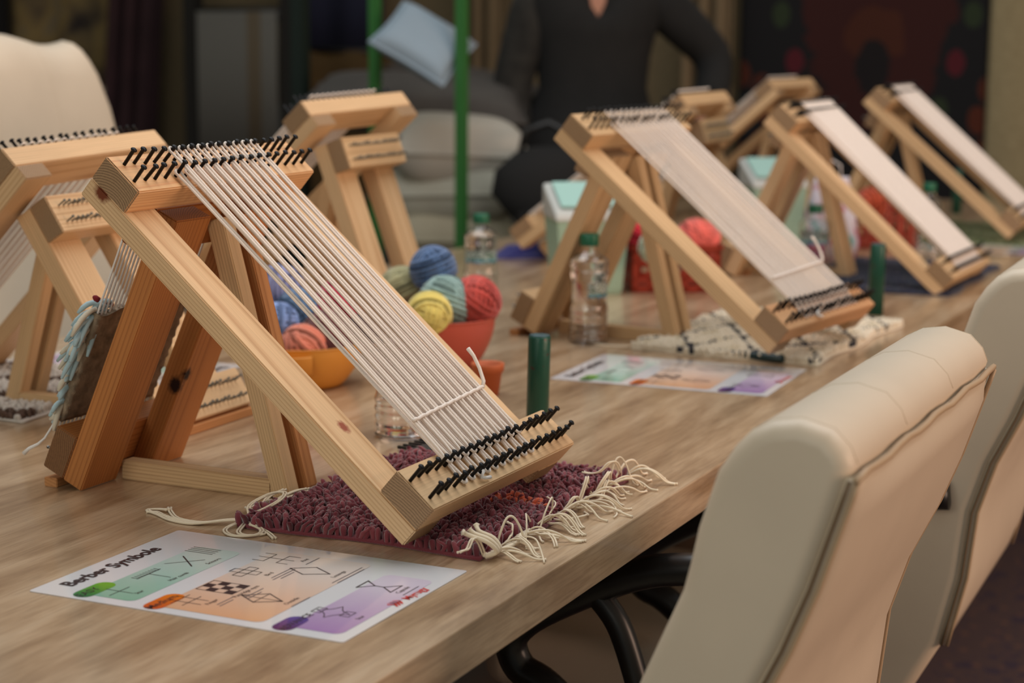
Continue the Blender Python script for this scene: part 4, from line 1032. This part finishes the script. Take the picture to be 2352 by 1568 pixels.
# ------------------------------------------------------------------ chairs
M_LEATH = plain('beige_leather', srgb(206, 190, 168), .46, bump=.12, bscale=700, var=.03, vscale=12)
M_PIPE = plain('tan_piping', srgb(176, 150, 120), .5)
M_SEAM = plain('dark_seam', srgb(112, 92, 68), .6); M_THR = plain('leather_stitch', srgb(192, 175, 150), .6)
PROF = [(.415, .43), (.455, .56), (.490, .66), (.5208, .745), (.5383, .786), (.5515, .8165), (.5529, .8225), (.5560, .835), (.5618, .863), (.5749, .904), (.5866, .922), (.5985, .935), (.6134, .9430), (.6335, .946),
        (.6553, .9405), (.6668, .929), (.6716, .9176), (.6690, .9085), (.6574, .872), (.6440, .830), (.6257, .7835), (.6010, .732), (.583, .675), (.575, .60), (.556, .52), (.52, .455), (.47, .40)]
def meeting_chair(loc, rz, label, W_=.48, zs=1.0, taper=0.0, hump=0.0):
    """local x points away from the table; the origin is on the floor under the middle of the backrest"""
    root = empty('meeting_chair', loc, rz); tag(root, label, 'chair', 'beige leather meeting chairs round the table')
    X0 = .56
    def pt(p, v):
        z = p[1] if p[1] < .45 else .45 + (p[1] - .45) * zs
        zt = .45 + .496 * zs; q = max(0, (z - (zt - .42)) / .42)
        y = v * W_ / 2 * (1 - taper * q ** 3)
        return V(p[0] - X0, y, z + hump * q ** 2 * math.cos(v * 1.5 * PI) * .5)
    mb = MB(); J = 16; n = len(PROF); vs = []
    for j in range(J + 1):
        v = -1 + 2 * j / J
        for p in PROF: vs.append(pt(p, v))
    fs = [(j * n + i, (j + 1) * n + i, (j + 1) * n + (i + 1) % n, j * n + (i + 1) % n) for j in range(J) for i in range(n)]
    fs += [tuple(range(n)), tuple(J * n + i for i in range(n - 1, -1, -1))]
    mb.add(vs, fs, 0, True)
    o = mb.build('backrest', M_LEATH, root)
    bv = add_mod(o, 'BEVEL', width=.014, segments=4, limit_method='ANGLE', angle_limit=math.radians(62)); add_mod(o, 'WEIGHTED_NORMAL')
    # padded rear panel with its piping
    RI = list(range(17, 25)); mb = MB(); vs = []; K = 18; rows = []
    for a in range(len(RI) - 1):
        p, q = PROF[RI[a]], PROF[RI[a + 1]]
        for k in range(3):
            t = k / 3; rows.append((p[0] + (q[0] - p[0]) * t, p[1] + (q[1] - p[1]) * t))
    rows.append(PROF[RI[-1]]); R_ = len(rows)
    for i, p in enumerate(rows):
        for j in range(K + 1):
            v = -1 + 2 * j / K; e = (1 - v ** 4) ** .5; f = min(1, i / 2.0) * min(1, (R_ - 1 - i) / 2.0)
            c = pt(p, v * .985); vs.append(c + V(.004 + .012 * e * f, 0, .002 * e * f))
    mb.add(vs, [(i * (K + 1) + j, (i + 1) * (K + 1) + j, (i + 1) * (K + 1) + j + 1, i * (K + 1) + j + 1) for i in range(R_ - 1) for j in range(K)], 0, True)
    o = mb.build('rear_panel', M_LEATH, root); add_mod(o, 'SOLIDIFY', thickness=.006, offset=-1)
    for sg in (-1, 1):
        mb = MB(); mb.tube([pt(p, sg * .985) + V(.007, 0, 0) for p in rows], .0022, 6); mb.build('piping', M_PIPE, root)
        mb = MB(); mb.tube([pt(p, sg * 1.0) + V(.001, sg * -.001, 0) for p in rows], .0014, 6); mb.build('side_seam', M_SEAM, root)
    mb = MB(); mb.tube([pt(rows[0], -1 + 2 * j / 16 * .995) + V(.006, 0, .001 + .0015 * math.sin(j * 1.7)) for j in range(17)], .0028, 6); mb.build('piping', M_PIPE, root)
    for v in (-.935, -.34, .33, .935):
        mb = MB(); mb.tube([pt(p, v) for p in PROF[6:17]], .00045, 5); mb.build('top_seam', M_THR, root)
    # seat, arms, base
    mb = MB(); mb.box(-.14 - .44, -.10, -W_ / 2, W_ / 2, .385, .465); o = mb.build('seat', M_LEATH, root); add_mod(o, 'BEVEL', width=.03, segments=4)
    for f in o.data.polygons: f.use_smooth = True
    add_mod(o, 'WEIGHTED_NORMAL')
    for sg in (-1, 1):
        y = sg * (W_ / 2 + .012)
        mb = MB()
        def band(pts, wd=.017, th=.011):
            P = [Vector((x - X0, y, z)) for x, z in pts]; out = []
            for i in range(len(P) - 1):
                p0, p1, p2, p3 = P[max(i - 1, 0)], P[i], P[i + 1], P[min(i + 2, len(P) - 1)]
                for k in range(5):
                    t = k / 5; out.append(.5 * ((2 * p1) + (-p0 + p2) * t + (2 * p0 - 5 * p1 + 4 * p2 - p3) * t * t + (-p0 + 3 * p1 - 3 * p2 + p3) * t ** 3))
            out.append(P[-1]); mb.tube(out, wd, 10)
        band([(.560, .700), (.47, .690), (.384, .681), (.334, .670), (.278, .6445), (.2155, .608), (.1934, .580), (.203, .552), (.236, .535), (.30, .48), (.33, .43)])
        mb.build('armrest', M_BLACKPL, root)
        mb = MB(); band([(.285, .646), (.3115, .615), (.331, .565), (.350, .50), (.37, .43)], .013)
        mb.build('arm_strut', M_BLACKPL, root)
    mb = MB(); mb.lathe([(.03, .06), (.03, .22), (.022, .22), (.022, .39)], 16, c=(-.34, 0, 0)); mb.build('gas_column', M_BLACKPL, root)
    for k in range(5):
        a = 2 * PI * k / 5; dx, dy = math.cos(a), math.sin(a)
        mb = MB(); mb.tube([(-.34, 0, .10), (-.34 + dx * .15, dy * .15, .085), (-.34 + dx * .29, dy * .29, .065)], [.024, .020, .014], 8); mb.build('base_arm', M_BLACKPL, root)
        M = Matrix.Translation((-.34 + dx * .29, dy * .29, .028)) @ Matrix.Rotation(a, 4, 'Z') @ Matrix.Rotation(PI / 2, 4, 'X')
        mb = MB(); mb.lathe([(.020, -.018), (.028, -.015), (.028, .015), (.020, .018)], 16, M=M); mb.build('caster', M_BLACKPL, root)
    return root
meeting_chair((.56, .27, 0), 0, 'beige leather chair nearest the camera, back turned, at the right')
meeting_chair((.562, 1.115, 0), math.radians(1.5), 'beige leather chair partly hidden behind the nearest beige chair', zs=1.02)
meeting_chair((-1.17, 1.44, 0), PI, 'tall beige leather chair on the far side of the table at left', W_=.52, zs=1.49, taper=.24, hump=.02)

# ------------------------------------------------------------------ far background
def cloth_panel(name, label, cat, x0, x1, z0, z1, mat, y=WALLY - .02, wave=.012, waves=5, grp=None, fringe=None, lean=0.0, th=.008):
    root = empty(name, (0, 0, 0)); tag(root, label, cat, grp)
    root.location = ((x0 + x1) / 2, y, z0); hw = (x1 - x0) / 2; H = z1 - z0
    mb = MB(); K, J = 40, 8; vs = []
    for i in range(K + 1):
        for j in range(J + 1):
            t = i / K; q = j / J; vs.append(V(-hw + 2 * hw * t + lean * (q - .5) , -abs(wave) * (1 + math.sin(t * waves * 2 * PI)) * (1.2 - .4 * q), H * q))
    mb.add(vs, [(i * (J + 1) + j, (i + 1) * (J + 1) + j, (i + 1) * (J + 1) + j + 1, i * (J + 1) + j + 1) for i in range(K) for j in range(J)], 0, True)
    o = mb.build('textile', mat, root); add_mod(o, 'SOLIDIFY', thickness=th, offset=1)
    if fringe:
        mb = MB(); n = 60
        for k in range(n):
            x = -hw + 2 * hw * (k + .5) / n; mb.box(x - .004, x + .004, -.02, -.012, -fringe, .004)
        f = mb.build('fringe', M_FRINGE, root); f['kind'] = 'stuff'
    mb = MB(); mb.tube([(-hw - .03, -.01, H), (hw + .03, -.01, H)], .012, 8); mb.build('hanging_rod', M_BLACKPL, root)
    return root
def xw(px, y=WALLY):      # world x of the wall point seen at this column of the photograph
    d = FWD + (px - 1176) / 4253.33 * RIGHT + (250 - 784) / 4253.33 * DOWN
    return (CAM + (y - CAM.y) / d.y * d).x
def zw(py, px, y=WALLY):
    d = FWD + (px - 1176) / 4253.33 * RIGHT + (py - 784) / 4253.33 * DOWN
    return (CAM + (y - CAM.y) / d.y * d).z
dark_carpet = carpet_material('dark_carpet_pile', srgb(16, 16, 20), [(srgb(92, 22, 18), 0.42, 0.40), (srgb(14, 14, 18), 0.60, 0.34), (srgb(120, 44, 18), 1.0, 0.22), (srgb(124, 22, 36), 1.6, 0.20), (srgb(26, 44, 58), 1.5, 0.16), (srgb(30, 44, 26), 1.9, 0.16)], scale=6)
def medallion_mat():
    mt, nt, b = new_mat('medallion_carpet_pile'); L = nt.links.new
    tc = nt.nodes.new('ShaderNodeTexCoord'); out = None
    def spot(cx, cz, rx, rz, col, prev, ns=14.0, na=.35):
        sb = N(nt, 'ShaderNodeVectorMath', operation='SUBTRACT'); sb.inputs[1].default_value = (cx, 0, cz); L(tc.outputs['Object'], sb.inputs[0])
        ml = N(nt, 'ShaderNodeVectorMath', operation='MULTIPLY'); ml.inputs[1].default_value = (1 / rx, 0, 1 / rz); L(sb.outputs[0], ml.inputs[0])
        ln = N(nt, 'ShaderNodeVectorMath', operation='LENGTH'); L(ml.outputs[0], ln.inputs[0])
        n = N(nt, 'ShaderNodeTexNoise', Scale=ns, Detail=2.0); L(tc.outputs['Object'], n.inputs['Vector'])
        ad = N(nt, 'ShaderNodeMath', operation='MULTIPLY_ADD'); ad.inputs[1].default_value = na * 2; L(n.outputs['Fac'], ad.inputs[0]); L(ln.outputs['Value'], ad.inputs[2])
        r = ramp(nt, [(.95 + 0 * na, (1, 1, 1, 1)), (1.0, (0, 0, 0, 1))]); hf = N(nt, 'ShaderNodeMath', operation='MULTIPLY'); hf.inputs[1].default_value = 1 / (1 + na); L(ad.outputs[0], hf.inputs[0]); L(hf.outputs[0], r.inputs['Fac'])
        mx = nt.nodes.new('ShaderNodeMix'); mx.data_type = 'RGBA'; L(r.outputs['Color'], mx.inputs[0])
        if prev is None: mx.inputs[6].default_value = srgb(15, 15, 19)
        else: L(prev, mx.inputs[6])
        mx.inputs[7].default_value = col
        return mx.outputs[2]
    out = spot(.05, 1.25, .30, .62, srgb(52, 16, 14), None)
    out = spot(.05, 1.02, .12, .10, srgb(66, 28, 14), out); out = spot(.05, .90, .07, .10, srgb(18, 12, 16), out)
    for sx in (-1, 1):
        c = .05 + sx * .50
        for k in range(8):
            a = 2 * PI * k / 8; out = spot(c + .115 * math.cos(a), .72 + .15 * math.sin(a), .04, .05, srgb(78, 32, 16), out, na=.2)
        out = spot(c, .72, .06, .07, srgb(24, 44, 54), out, na=.2)
        for k in range(5): out = spot(.05 + sx * (.24 + .055 * k) , .75 + .17 * k, .035, .05, srgb(78, 16, 28) if k % 2 else srgb(38, 50, 30), out, na=.2)
        for k in range(4): out = spot(.05 + sx * .70, .35 + .33 * k, .03, .05, srgb(70, 18, 24), out, na=.2)
    L(out, b.inputs['Base Color']); b.inputs['Roughness'].default_value = .95
    return mt
cloth_panel('hanging_carpet', 'dark carpet with red medallion hanging on the back wall at right', 'carpet', xw(1704), xw(2266), zw(500, 2000) - .35, 2.6, medallion_mat(), wave=.006, waves=2)
def kilim_mat():
    mt, nt, b = new_mat('faded_kilim_weave'); L = nt.links.new
    tc = nt.nodes.new('ShaderNodeTexCoord'); n = N(nt, 'ShaderNodeTexNoise', Scale=5.0, Detail=3.0); L(tc.outputs['Object'], n.inputs['Vector'])
    r = ramp(nt, [(0.36, srgb(50, 42, 40)), (0.46, srgb(104, 88, 64)), (0.56, srgb(140, 118, 74)), (0.66, srgb(112, 104, 92))]); L(n.outputs['Fac'], r.inputs['Fac']); L(r.outputs['Color'], b.inputs['Base Color']); b.inputs['Roughness'].default_value = .95
    return mt
cloth_panel('hanging_kilim', 'faded beige kilim hanging on the back wall at the left edge', 'rug', xw(62), xw(385), zw(200, 200), 2.6, kilim_mat(), y=WALLY - .05, wave=.01, waves=3, fringe=.05)
cloth_panel('hanging_kilim', 'lower kilim with short fringe beneath the faded beige kilim', 'rug', xw(150), xw(370), zw(290, 200), zw(215, 200), plain('brown_beige_weave', srgb(112, 94, 66), .95, var=.3, vscale=9), y=WALLY - .05, wave=.008, waves=2, fringe=.06)
cloth_panel('dark_gap_strip', 'black strip filling the dark gap between the tall chair and the kilim', 'strip', xw(12), xw(52), .6, 2.6, plain('dark_gap_black', srgb(14, 12, 12), .9), y=WALLY - .06, wave=.02, waves=2)  # black strip added to stand for the darkness of a gap
cloth_panel('maroon_drape', 'dark maroon drape hanging beside the faded kilim', 'drape', xw(335), xw(448), .5, 2.6, plain('maroon_cloth', srgb(52, 30, 34), .9, var=.3, vscale=6), y=WALLY - .16, wave=.035, waves=3, lean=.18)
cloth_panel('wall_textile', 'navy textile hanging above a mustard one', 'textile', xw(688, 5.4), xw(885, 5.4), zw(112, 780, 5.4), 2.6, plain('navy_cloth', srgb(14, 17, 42), .9), y=5.4, wave=.01, waves=2)
cloth_panel('wall_textile', 'mustard brown textile hanging below the navy one', 'textile', xw(680, 5.38), xw(905, 5.38), .5, zw(116, 780, 5.38), plain('mustard_cloth', srgb(70, 50, 16), .9, var=.2, vscale=6), y=5.38, wave=.01, waves=2)
cloth_panel('wall_cloth', 'pale beige cloth hanging at the right end of the back wall', 'cloth', xw(2272), xw(2700), .3, 2.6, fabric_wall('pale_beige_cloth', srgb(140, 126, 94), srgb(164, 150, 116), 30), wave=.015, waves=2)
cloth_panel('wall_cloth', 'narrow beige curtain hanging between the person and the dark carpet', 'cloth', xw(1590), xw(1700), .3, 2.6, plain('tan_curtain', srgb(122, 104, 78), .95, var=.12, vscale=9), y=WALLY - .08, wave=.03, waves=3)
cloth_panel('wall_cloth', 'beige curtain hanging right of the green rack', 'cloth', xw(1085), xw(1185), .3, 2.6, plain('tan_curtain_dull', srgb(104, 88, 64), .95, var=.12, vscale=9), y=WALLY - .08, wave=.03, waves=3)
# upright loom with grey warp
def upright_loom():
    y = 5.25; x0, x1 = xw(448, y), xw(668, y); z1 = zw(32, 560, y); z0 = zw(330, 560, y)
    root = empty('upright_loom', ((x0 + x1) / 2, y, 0)); tag(root, 'upright loom strung with grey warp against the back wall', 'loom'); hw = (x1 - x0) / 2
    dk = plain('dark_stained_wood', srgb(26, 24, 22), .6)
    for sg in (-1, 1):
        mb = MB(); mb.box(sg * hw - .03, sg * hw + .03, -.03, .03, 0, z1 + .25); mb.build('upright', dk, root)
        mb = MB(); mb.box(sg * hw - .03, sg * hw + .03, -.25, .25, 0, .06); mb.build('foot', dk, root)
    for z in (z1, z0 - .03): mb = MB(); mb.tube([(-hw, 0, z), (hw, 0, z)], .03, 12); mb.build('beam', dk, root)
    mg = plain('grey_warp', srgb(112, 110, 104), .9); mbr = plain('brownish_warp', srgb(104, 92, 74), .9); n = 46
    for k in range(n):
        x = -hw + .045 + (2 * hw - .09) * k / (n - 1); mb = MB(); mb.tube([(x, -.032, z0 - .03), (x, -.034, (z0 + z1) / 2), (x, -.032, z1 + .01)], .0045, 5); mb.build('warp_cord', mbr if .62 < k / n < .8 else mg, root)
    mb = MB(); mb.box(-hw + .03, hw - .03, -.02, -.008, z0 - .03, z0 + .16); mb.build('woven_band', plain('grey_weave', srgb(88, 88, 84), .9), root)
upright_loom()
# green rack
M_GRK = plain('bright_green_paint', srgb(48, 104, 48), .45)
def rack():
    a = at(862, 200, 4.70); b = at(1060, 400, 4.60); d = (V(b.x - a.x, b.y - a.y, 0)); L_ = d.length; rz = math.atan2(d.y, d.x)
    root = empty('metal_rack', (a.x, a.y, 0), rz); tag(root, 'bright green metal frame of two posts standing at the heap of cushions', 'rack')
    for (x, y) in ((0, 0), (L_, 0)):
        mb = MB(); mb.box(x - .012, x + .012, y - .012, y + .012, 0, 2.05); mb.build('post', M_GRK, root)
    for z in (.015, 2.035):
        for (p, q) in (((0, 0), (L_, 0)),) if z > 1 else (((0, -.16), (0, .16)), ((L_, -.16), (L_, .16))):
            mb = MB(); mb.box(min(p[0], q[0]) - .01, max(p[0], q[0]) + .01, min(p[1], q[1]) - .01, max(p[1], q[1]) + .01, z - .015, z + .015); mb.build('rail', M_GRK, root)
rack()
mb = MB(); p = at(690, 150, 5.3); mb.box(-.02, .02, -.02, .02, 0, 2.6); o = mb.build('dark_green_pole', plain('dark_green_paint', srgb(14, 30, 24), .5)); o.location = (p.x, p.y, 0); tag(o, 'dark green pole between the grey upright loom and the navy textile', 'pole')
# cushions
def cushion(c, rot, LX, LY, T, mat, label, grp='cushions heaped by the green rack'):
    mb = MB(); K = 18; vs = []; st = (K + 1) ** 2
    for sd in (1, -1):
        for i in range(K + 1):
            for j in range(K + 1):
                u, v = -1 + 2 * i / K, -1 + 2 * j / K
                e = max(0, (1 - u ** 4) * (1 - v ** 4)) ** .42
                pin = 1 - .07 * (1 - abs(u) ** 2) * abs(v) ** 3
                pin2 = 1 - .07 * (1 - abs(v) ** 2) * abs(u) ** 3
                vs.append(V(u * LX / 2 * pin2, v * LY / 2 * pin, sd * (T / 2 * e + .002)))
    fs = []
    for i in range(K):
        for j in range(K):
            a = i * (K + 1) + j; fs.append((a, a + K + 1, a + K + 2, a + 1)); fs.append((st + a, st + a + 1, st + a + K + 2, st + a + K + 1))
    for i in range(K):
        a, b = i * (K + 1), (i + 1) * (K + 1); fs.append((a, st + a, st + b, b)); a += K; b += K; fs.append((a, b, st + b, st + a))
        fs.append((i, i + 1, st + i + 1, st + i)); q = K * (K + 1); fs.append((q + i, st + q + i, st + q + i + 1, q + i + 1))
    mb.add(vs, fs, 0, True)
    root = empty('cushion', c); root.rotation_euler = rot; tag(root, label, 'cushion', grp)
    mb.build('cover', mat, root)
    e = []; 
    for (u0_, v0_, u1_, v1_) in ((-1, -1, 1, -1), (1, -1, 1, 1), (1, 1, -1, 1), (-1, 1, -1, -1)):
        for k in range(10):
            t = k / 10; u, v = u0_ + (u1_ - u0_) * t, v0_ + (v1_ - v0_) * t
            e.append(V(u * LX / 2 * (1 - .07 * (1 - abs(v) ** 2) * abs(u) ** 3), v * LY / 2 * (1 - .07 * (1 - abs(u) ** 2) * abs(v) ** 3), 0))
    mb2 = MB(); mb2.tube(e, .006, 6, closed=True); mb2.build('piping', mat, root)
gw = plain('grey_white_linen', srgb(166, 163, 148), .9, var=.08, vscale=7); gd = plain('dark_grey_linen', srgb(66, 62, 58), .9, var=.25, vscale=7); gb = plain('blue_grey_linen', srgb(136, 152, 164), .85, var=.05, vscale=5)
cx = at(1045, 500, 4.95); yaw = math.atan2(RIGHT.y, RIGHT.x)
def cz(py, d=4.95): return at(1045, py, d).z
prev = 0.0
zs_ = [(0.08, .17), (0.245, .17), (0.41, .17), (0.565, .15)]
for k, (z, t) in enumerate(zs_): cushion((cx.x, cx.y, z), (0, 0, yaw + .06 * k), .44, .44, t, gd if k % 2 else gw, ['grey white cushion at the very bottom of the heap', 'dark cushion second from the bottom of the heap', 'grey white cushion third from the bottom of the heap', 'dark cushion low in the heap just under the pale ones'][k])
cushion((cx.x, cx.y, cz(535)), (0.03, .02, yaw + .1), .36, .36, .15, plain('cream_grey_linen', srgb(158, 150, 128), .9, var=.06), 'cream grey cushion under the other pale cushions of the heap')
cushion((cx.x - .01, cx.y, cz(440)), (-.03, -.03, yaw - .1), .38, .36, .16, gw, 'grey white cushion in the middle of the heap')
cushion((cx.x + .0, cx.y, cz(338)), (.05, .05, yaw + .15), .36, .36, .19, plain('light_grey_linen', srgb(172, 166, 154), .9, var=.06), 'plump light grey cushion under the dark grey cushions')
p = at(960, 236, 5.08); cushion((p.x, p.y, p.z), (.12, .04, yaw - .05), .62, .50, .13, gd, 'wide dark grey cushion lying on the plump light one')
p = at(1092, 205, 5.45); cushion((p.x, p.y, p.z), (.1, .18, yaw + .3), .46, .42, .11, plain('brown_grey_linen', srgb(66, 58, 52), .9, var=.2), 'brown grey cushion at the right under the tilted blue grey one')
p = at(972, 100, 4.60)
cushion((p.x, p.y, p.z + .0), (math.radians(38), math.radians(30), yaw - .15), .210, .185, .075, gb, 'small tilted blue grey cushion on top of the heap')

# ------------------------------------------------------------------ person
def person():
    base = at(1360, 300, 5.15); root = empty('person', (base.x, base.y, 0), math.atan2(RIGHT.y, RIGHT.x) + .1)
    tag(root, 'person in black standing beyond the table, one arm bent outwards', 'person')
    skin = plain('skin', srgb(176, 122, 96), .55); blk = plain('black_knit', srgb(19, 18, 17), .9, var=.2, vscale=20); grey = plain('charcoal_lace', srgb(40, 38, 34), .95, var=.4, vscale=30)
    # local frame: x to the right of the picture, -y towards the camera
    J = {'pel': (0, 0, .86, .125, .095), 'wai': (0, .0, 1.0, .11, .085), 'che': (0, 0, 1.16, .13, .09), 'nek0': (0, .0, 1.29, .055, .05), 'nek1': (0, -.01, 1.345, .048, .048), 'hd0': (0, -.02, 1.40, .062, .072), 'hd1': (0, -.02, 1.46, .072, .085), 'hd2': (0, -.015, 1.535, .055, .065),
         'shL': (-.155, 0, 1.245, .048, .046), 'elL': (-.215, .01, 1.0, .038, .036), 'wrL': (-.20, -.05, .79, .024, .024), 'paL': (-.195, -.06, .73, .034, .018),
         'shR': (.155, 0, 1.245, .048, .046), 'elR': (.335, .03, 1.075, .038, .036), 'wrR': (.285, -.10, .90, .024, .024), 'paR': (.255, -.13, .85, .030, .018),
         'hiL': (-.085, 0, .80, .085, .08), 'knL': (-.09, -.01, .44, .056, .056), 'anL': (-.09, .02, .09, .036, .038), 'foL': (-.095, -.13, .04, .036, .028),
         'hiR': (.085, 0, .80, .085, .08), 'knR': (.09, -.01, .44, .056, .056), 'anR': (.09, .02, .09, .036, .038), 'foR': (.095, -.13, .04, .036, .028)}
    E_ = ['pel wai', 'wai che', 'che nek0', 'nek0 nek1', 'nek1 hd0', 'hd0 hd1', 'hd1 hd2', 'che shL', 'shL elL', 'elL wrL', 'wrL paL', 'che shR', 'shR elR', 'elR wrR', 'wrR paR', 'pel hiL', 'hiL knL', 'knL anL', 'anL foL', 'pel hiR', 'hiR knR', 'knR anR', 'anR foR']
    def skinned(nm, J, E_, mat, rootk, sub=2, grow=0):
        keys = list(J); me = bpy.data.meshes.new(nm); me.from_pydata([J[k][:3] for k in keys], [tuple(keys.index(q) for q in e.split()) for e in E_], [])
        o = link(nm, me, root); me.materials.append(mat)
        sk = o.modifiers.new('skin', 'SKIN'); sk.use_smooth_shade = True
        for i, k in enumerate(keys): me.skin_vertices[0].data[i].radius = (J[k][3] + grow, J[k][4] + grow)
        me.skin_vertices[0].data[keys.index(rootk)].use_root = True
        o.modifiers.new('sub', 'SUBSURF').levels = sub; o.modifiers['sub'].render_levels = sub
        return o
    # fingers, five on each hand
    for sd, pa, wr in (('L', 'paL', 'wrL'), ('R', 'paR', 'wrR')):
        P = Vector(J[pa][:3]); D = (P - Vector(J[wr][:3])).normalized(); S_ = D.cross(V(0, 1, 0)).normalized()
        for f, (off, ln) in enumerate(((-.024, .055), (-.009, .066), (.007, .062), (.021, .050))):
            k0, k1, k2 = pa + 'f%da' % f, pa + 'f%db' % f, pa + 'f%dc' % f
            a = P + S_ * off + D * .028
            J[k0] = (*a, .0095, .009); J[k1] = (*(a + D * ln * .5), .0085, .008); J[k2] = (*(a + D * ln + V(0, -.012, 0)), .0065, .0065)
            E_ += [pa + ' ' + k0, k0 + ' ' + k1, k1 + ' ' + k2]
        sgn = 1 if sd == 'L' else -1
        a = Vector(J[wr][:3]) + D * .02 + S_ * sgn * .02; k0, k1 = pa + 't0', pa + 't1'
        J[k0] = (*(a + S_ * sgn * .018 + D * .02), .011, .010); J[k1] = (*(a + S_ * sgn * .030 + D * .05), .008, .008); E_ += [wr + ' ' + k0, k0 + ' ' + k1]
    skinned('body', J, E_, skin, 'pel')
    # face and hair (above the frame)
    mb = MB(); mb.tube([(0, -.100, 1.475), (0, -.118, 1.45), (0, -.102, 1.437)], [.008, .013, .009], 8); mb.build('nose', skin, root)
    for sg in (-1, 1):
        mb = MB(); mb.lathe([(.001, -.006), (.007, -.004), (.010, 0), (.007, .004), (.001, .006)], 10, c=(sg * .028, -.086, 1.482)); mb.build('eye', plain('eye_white', srgb(96, 74, 62), .4) if sg < 0 else bpy.data.materials['eye_white'], root)
        mb = MB(); mb.tube([(sg * .072, -.01, 1.49), (sg * .082, -.005, 1.47), (sg * .074, -.01, 1.445)], [.006, .011, .006], 8); mb.build('ear', skin, root)
    mb = MB(); mb.tube([(-.024, -.094, 1.412), (0, -.101, 1.409), (.024, -.094, 1.412)], [.003, .006, .003], 8); mb.build('lips', plain('lip_skin', srgb(150, 80, 76), .5), root)
    mb = MB(); vs = []; n = 24
    for z, rx, ry, cy in ((1.27, .070, .035, .075), (1.36, .075, .05, .035), (1.42, .086, .075, .02), (1.49, .088, .088, .008), (1.545, .078, .082, .0), (1.585, .045, .05, -.005), (1.60, .01, .01, -.005)):
        for k in range(n):
            a = 2 * PI * k / n; y = cy + ry * math.sin(a)
            if z < 1.52: y = max(y, -.02 if z < 1.45 else -.045)
            vs.append(V(rx * math.cos(a), y, z))
    mb.add(vs, [(i * n + k, i * n + (k + 1) % n, i * n + n + (k + 1) % n, i * n + n + k) for i in range(6) for k in range(n)], 0, True); mb.build('hair', plain('dark_hair', srgb(30, 22, 18), .6), root)
    # long black dress: rings from neckline to hem, V neck in front
    mb = MB(); vs = []; n = 36
    rings = [(1.315, .070, .066, 0), (1.300, .125, .085, 0), (1.272, .185, .100, 0), (1.20, .188, .118, 0), (1.14, .165, .115, 0), (1.08, .150, .108, 0), (1.0, .142, .102, 0), (.92, .165, .120, -.005), (.84, .195, .150, -.02), (.74, .225, .175, -.045), (.62, .245, .19, -.07), (.50, .25, .20, -.075), (.38, .25, .20, -.07)]
    for i, (z, rx, ry, cx_) in enumerate(rings):
        for k in range(n):
            a = 2 * PI * k / n; fr = max(0, -math.sin(a)) ** 14
            dz = (-.135, -.122, -.095, -.03)[i] * fr if i < 4 else 0
            w = .010 * math.sin(a * 7 + z * 4) * max(0, min(1, (1.0 - z) * 3))
            vs.append(V(cx_ + (rx + w) * math.cos(a), (ry + w) * math.sin(a), z + dz))
    mb.add(vs, [(i * n + k, i * n + n + k, i * n + n + (k + 1) % n, i * n + (k + 1) % n) for i in range(len(rings) - 1) for k in range(n)], 0, True)
    mb.build('dress', blk, root)
    SL = {k: J[k] for k in ('shL', 'elL', 'wrL')}; SL['shL'] = (-.135, 0, 1.258, .056, .054); skinned('sleeve', SL, ['shL elL', 'elL wrL'], grey, 'shL', 2, .020)
    SR = {k: J[k] for k in ('shR', 'elR', 'wrR')}; SR['shR'] = (.135, 0, 1.258, .056, .054); skinned('sleeve', SR, ['shR elR', 'elR wrR'], blk, 'shR', 2, .020)
    root.scale = (1.06, 1.06, 1.06)
    for sg in (-1, 1):
        mb = MB(); mb.tube([(sg * .095, .06, .03), (sg * .095, -.04, .035), (sg * .095, -.16, .028)], [.034, .042, .026], 10); mb.build('shoe', M_BLACKPL, root)
person()
# black bag hanging low beside the person
p = at(1250, 455, 4.7); root = empty('shoulder_bag', (p.x, p.y, p.z - .12), math.atan2(RIGHT.y, RIGHT.x)); tag(root, 'black soft bag in front of the person, beside the cushions', 'bag')
mb = MB(); vs = []; n = 28
for i, (z, rx, ry, cx_) in enumerate(((-.02, .012, .02, .04), (.02, .055, .04, .03), (.07, .095, .055, .01), (.13, .125, .06, -.01), (.19, .125, .05, .0), (.235, .095, .03, .02), (.25, .06, .012, .03))):
    for k in range(n): a = 2 * PI * k / n; vs.append(V(cx_ + rx * math.cos(a), ry * math.sin(a), z))
mb.add(vs, [(i * n + k, i * n + (k + 1) % n, i * n + n + (k + 1) % n, i * n + n + k) for i in range(6) for k in range(n)] + [tuple(range(n - 1, -1, -1)), tuple(6 * n + k for k in range(n))], 0, True)
mb.build('bag_body', plain('black_bag_cloth', srgb(15, 14, 13), .85), root)
mb = MB(); mb.tube([(-.06, 0, .235), (-.05, .0, .29), (.01, .01, .31), (.07, .0, .28), (.08, 0, .235)], .009, 8); mb.build('strap', M_BLACKPL, root)
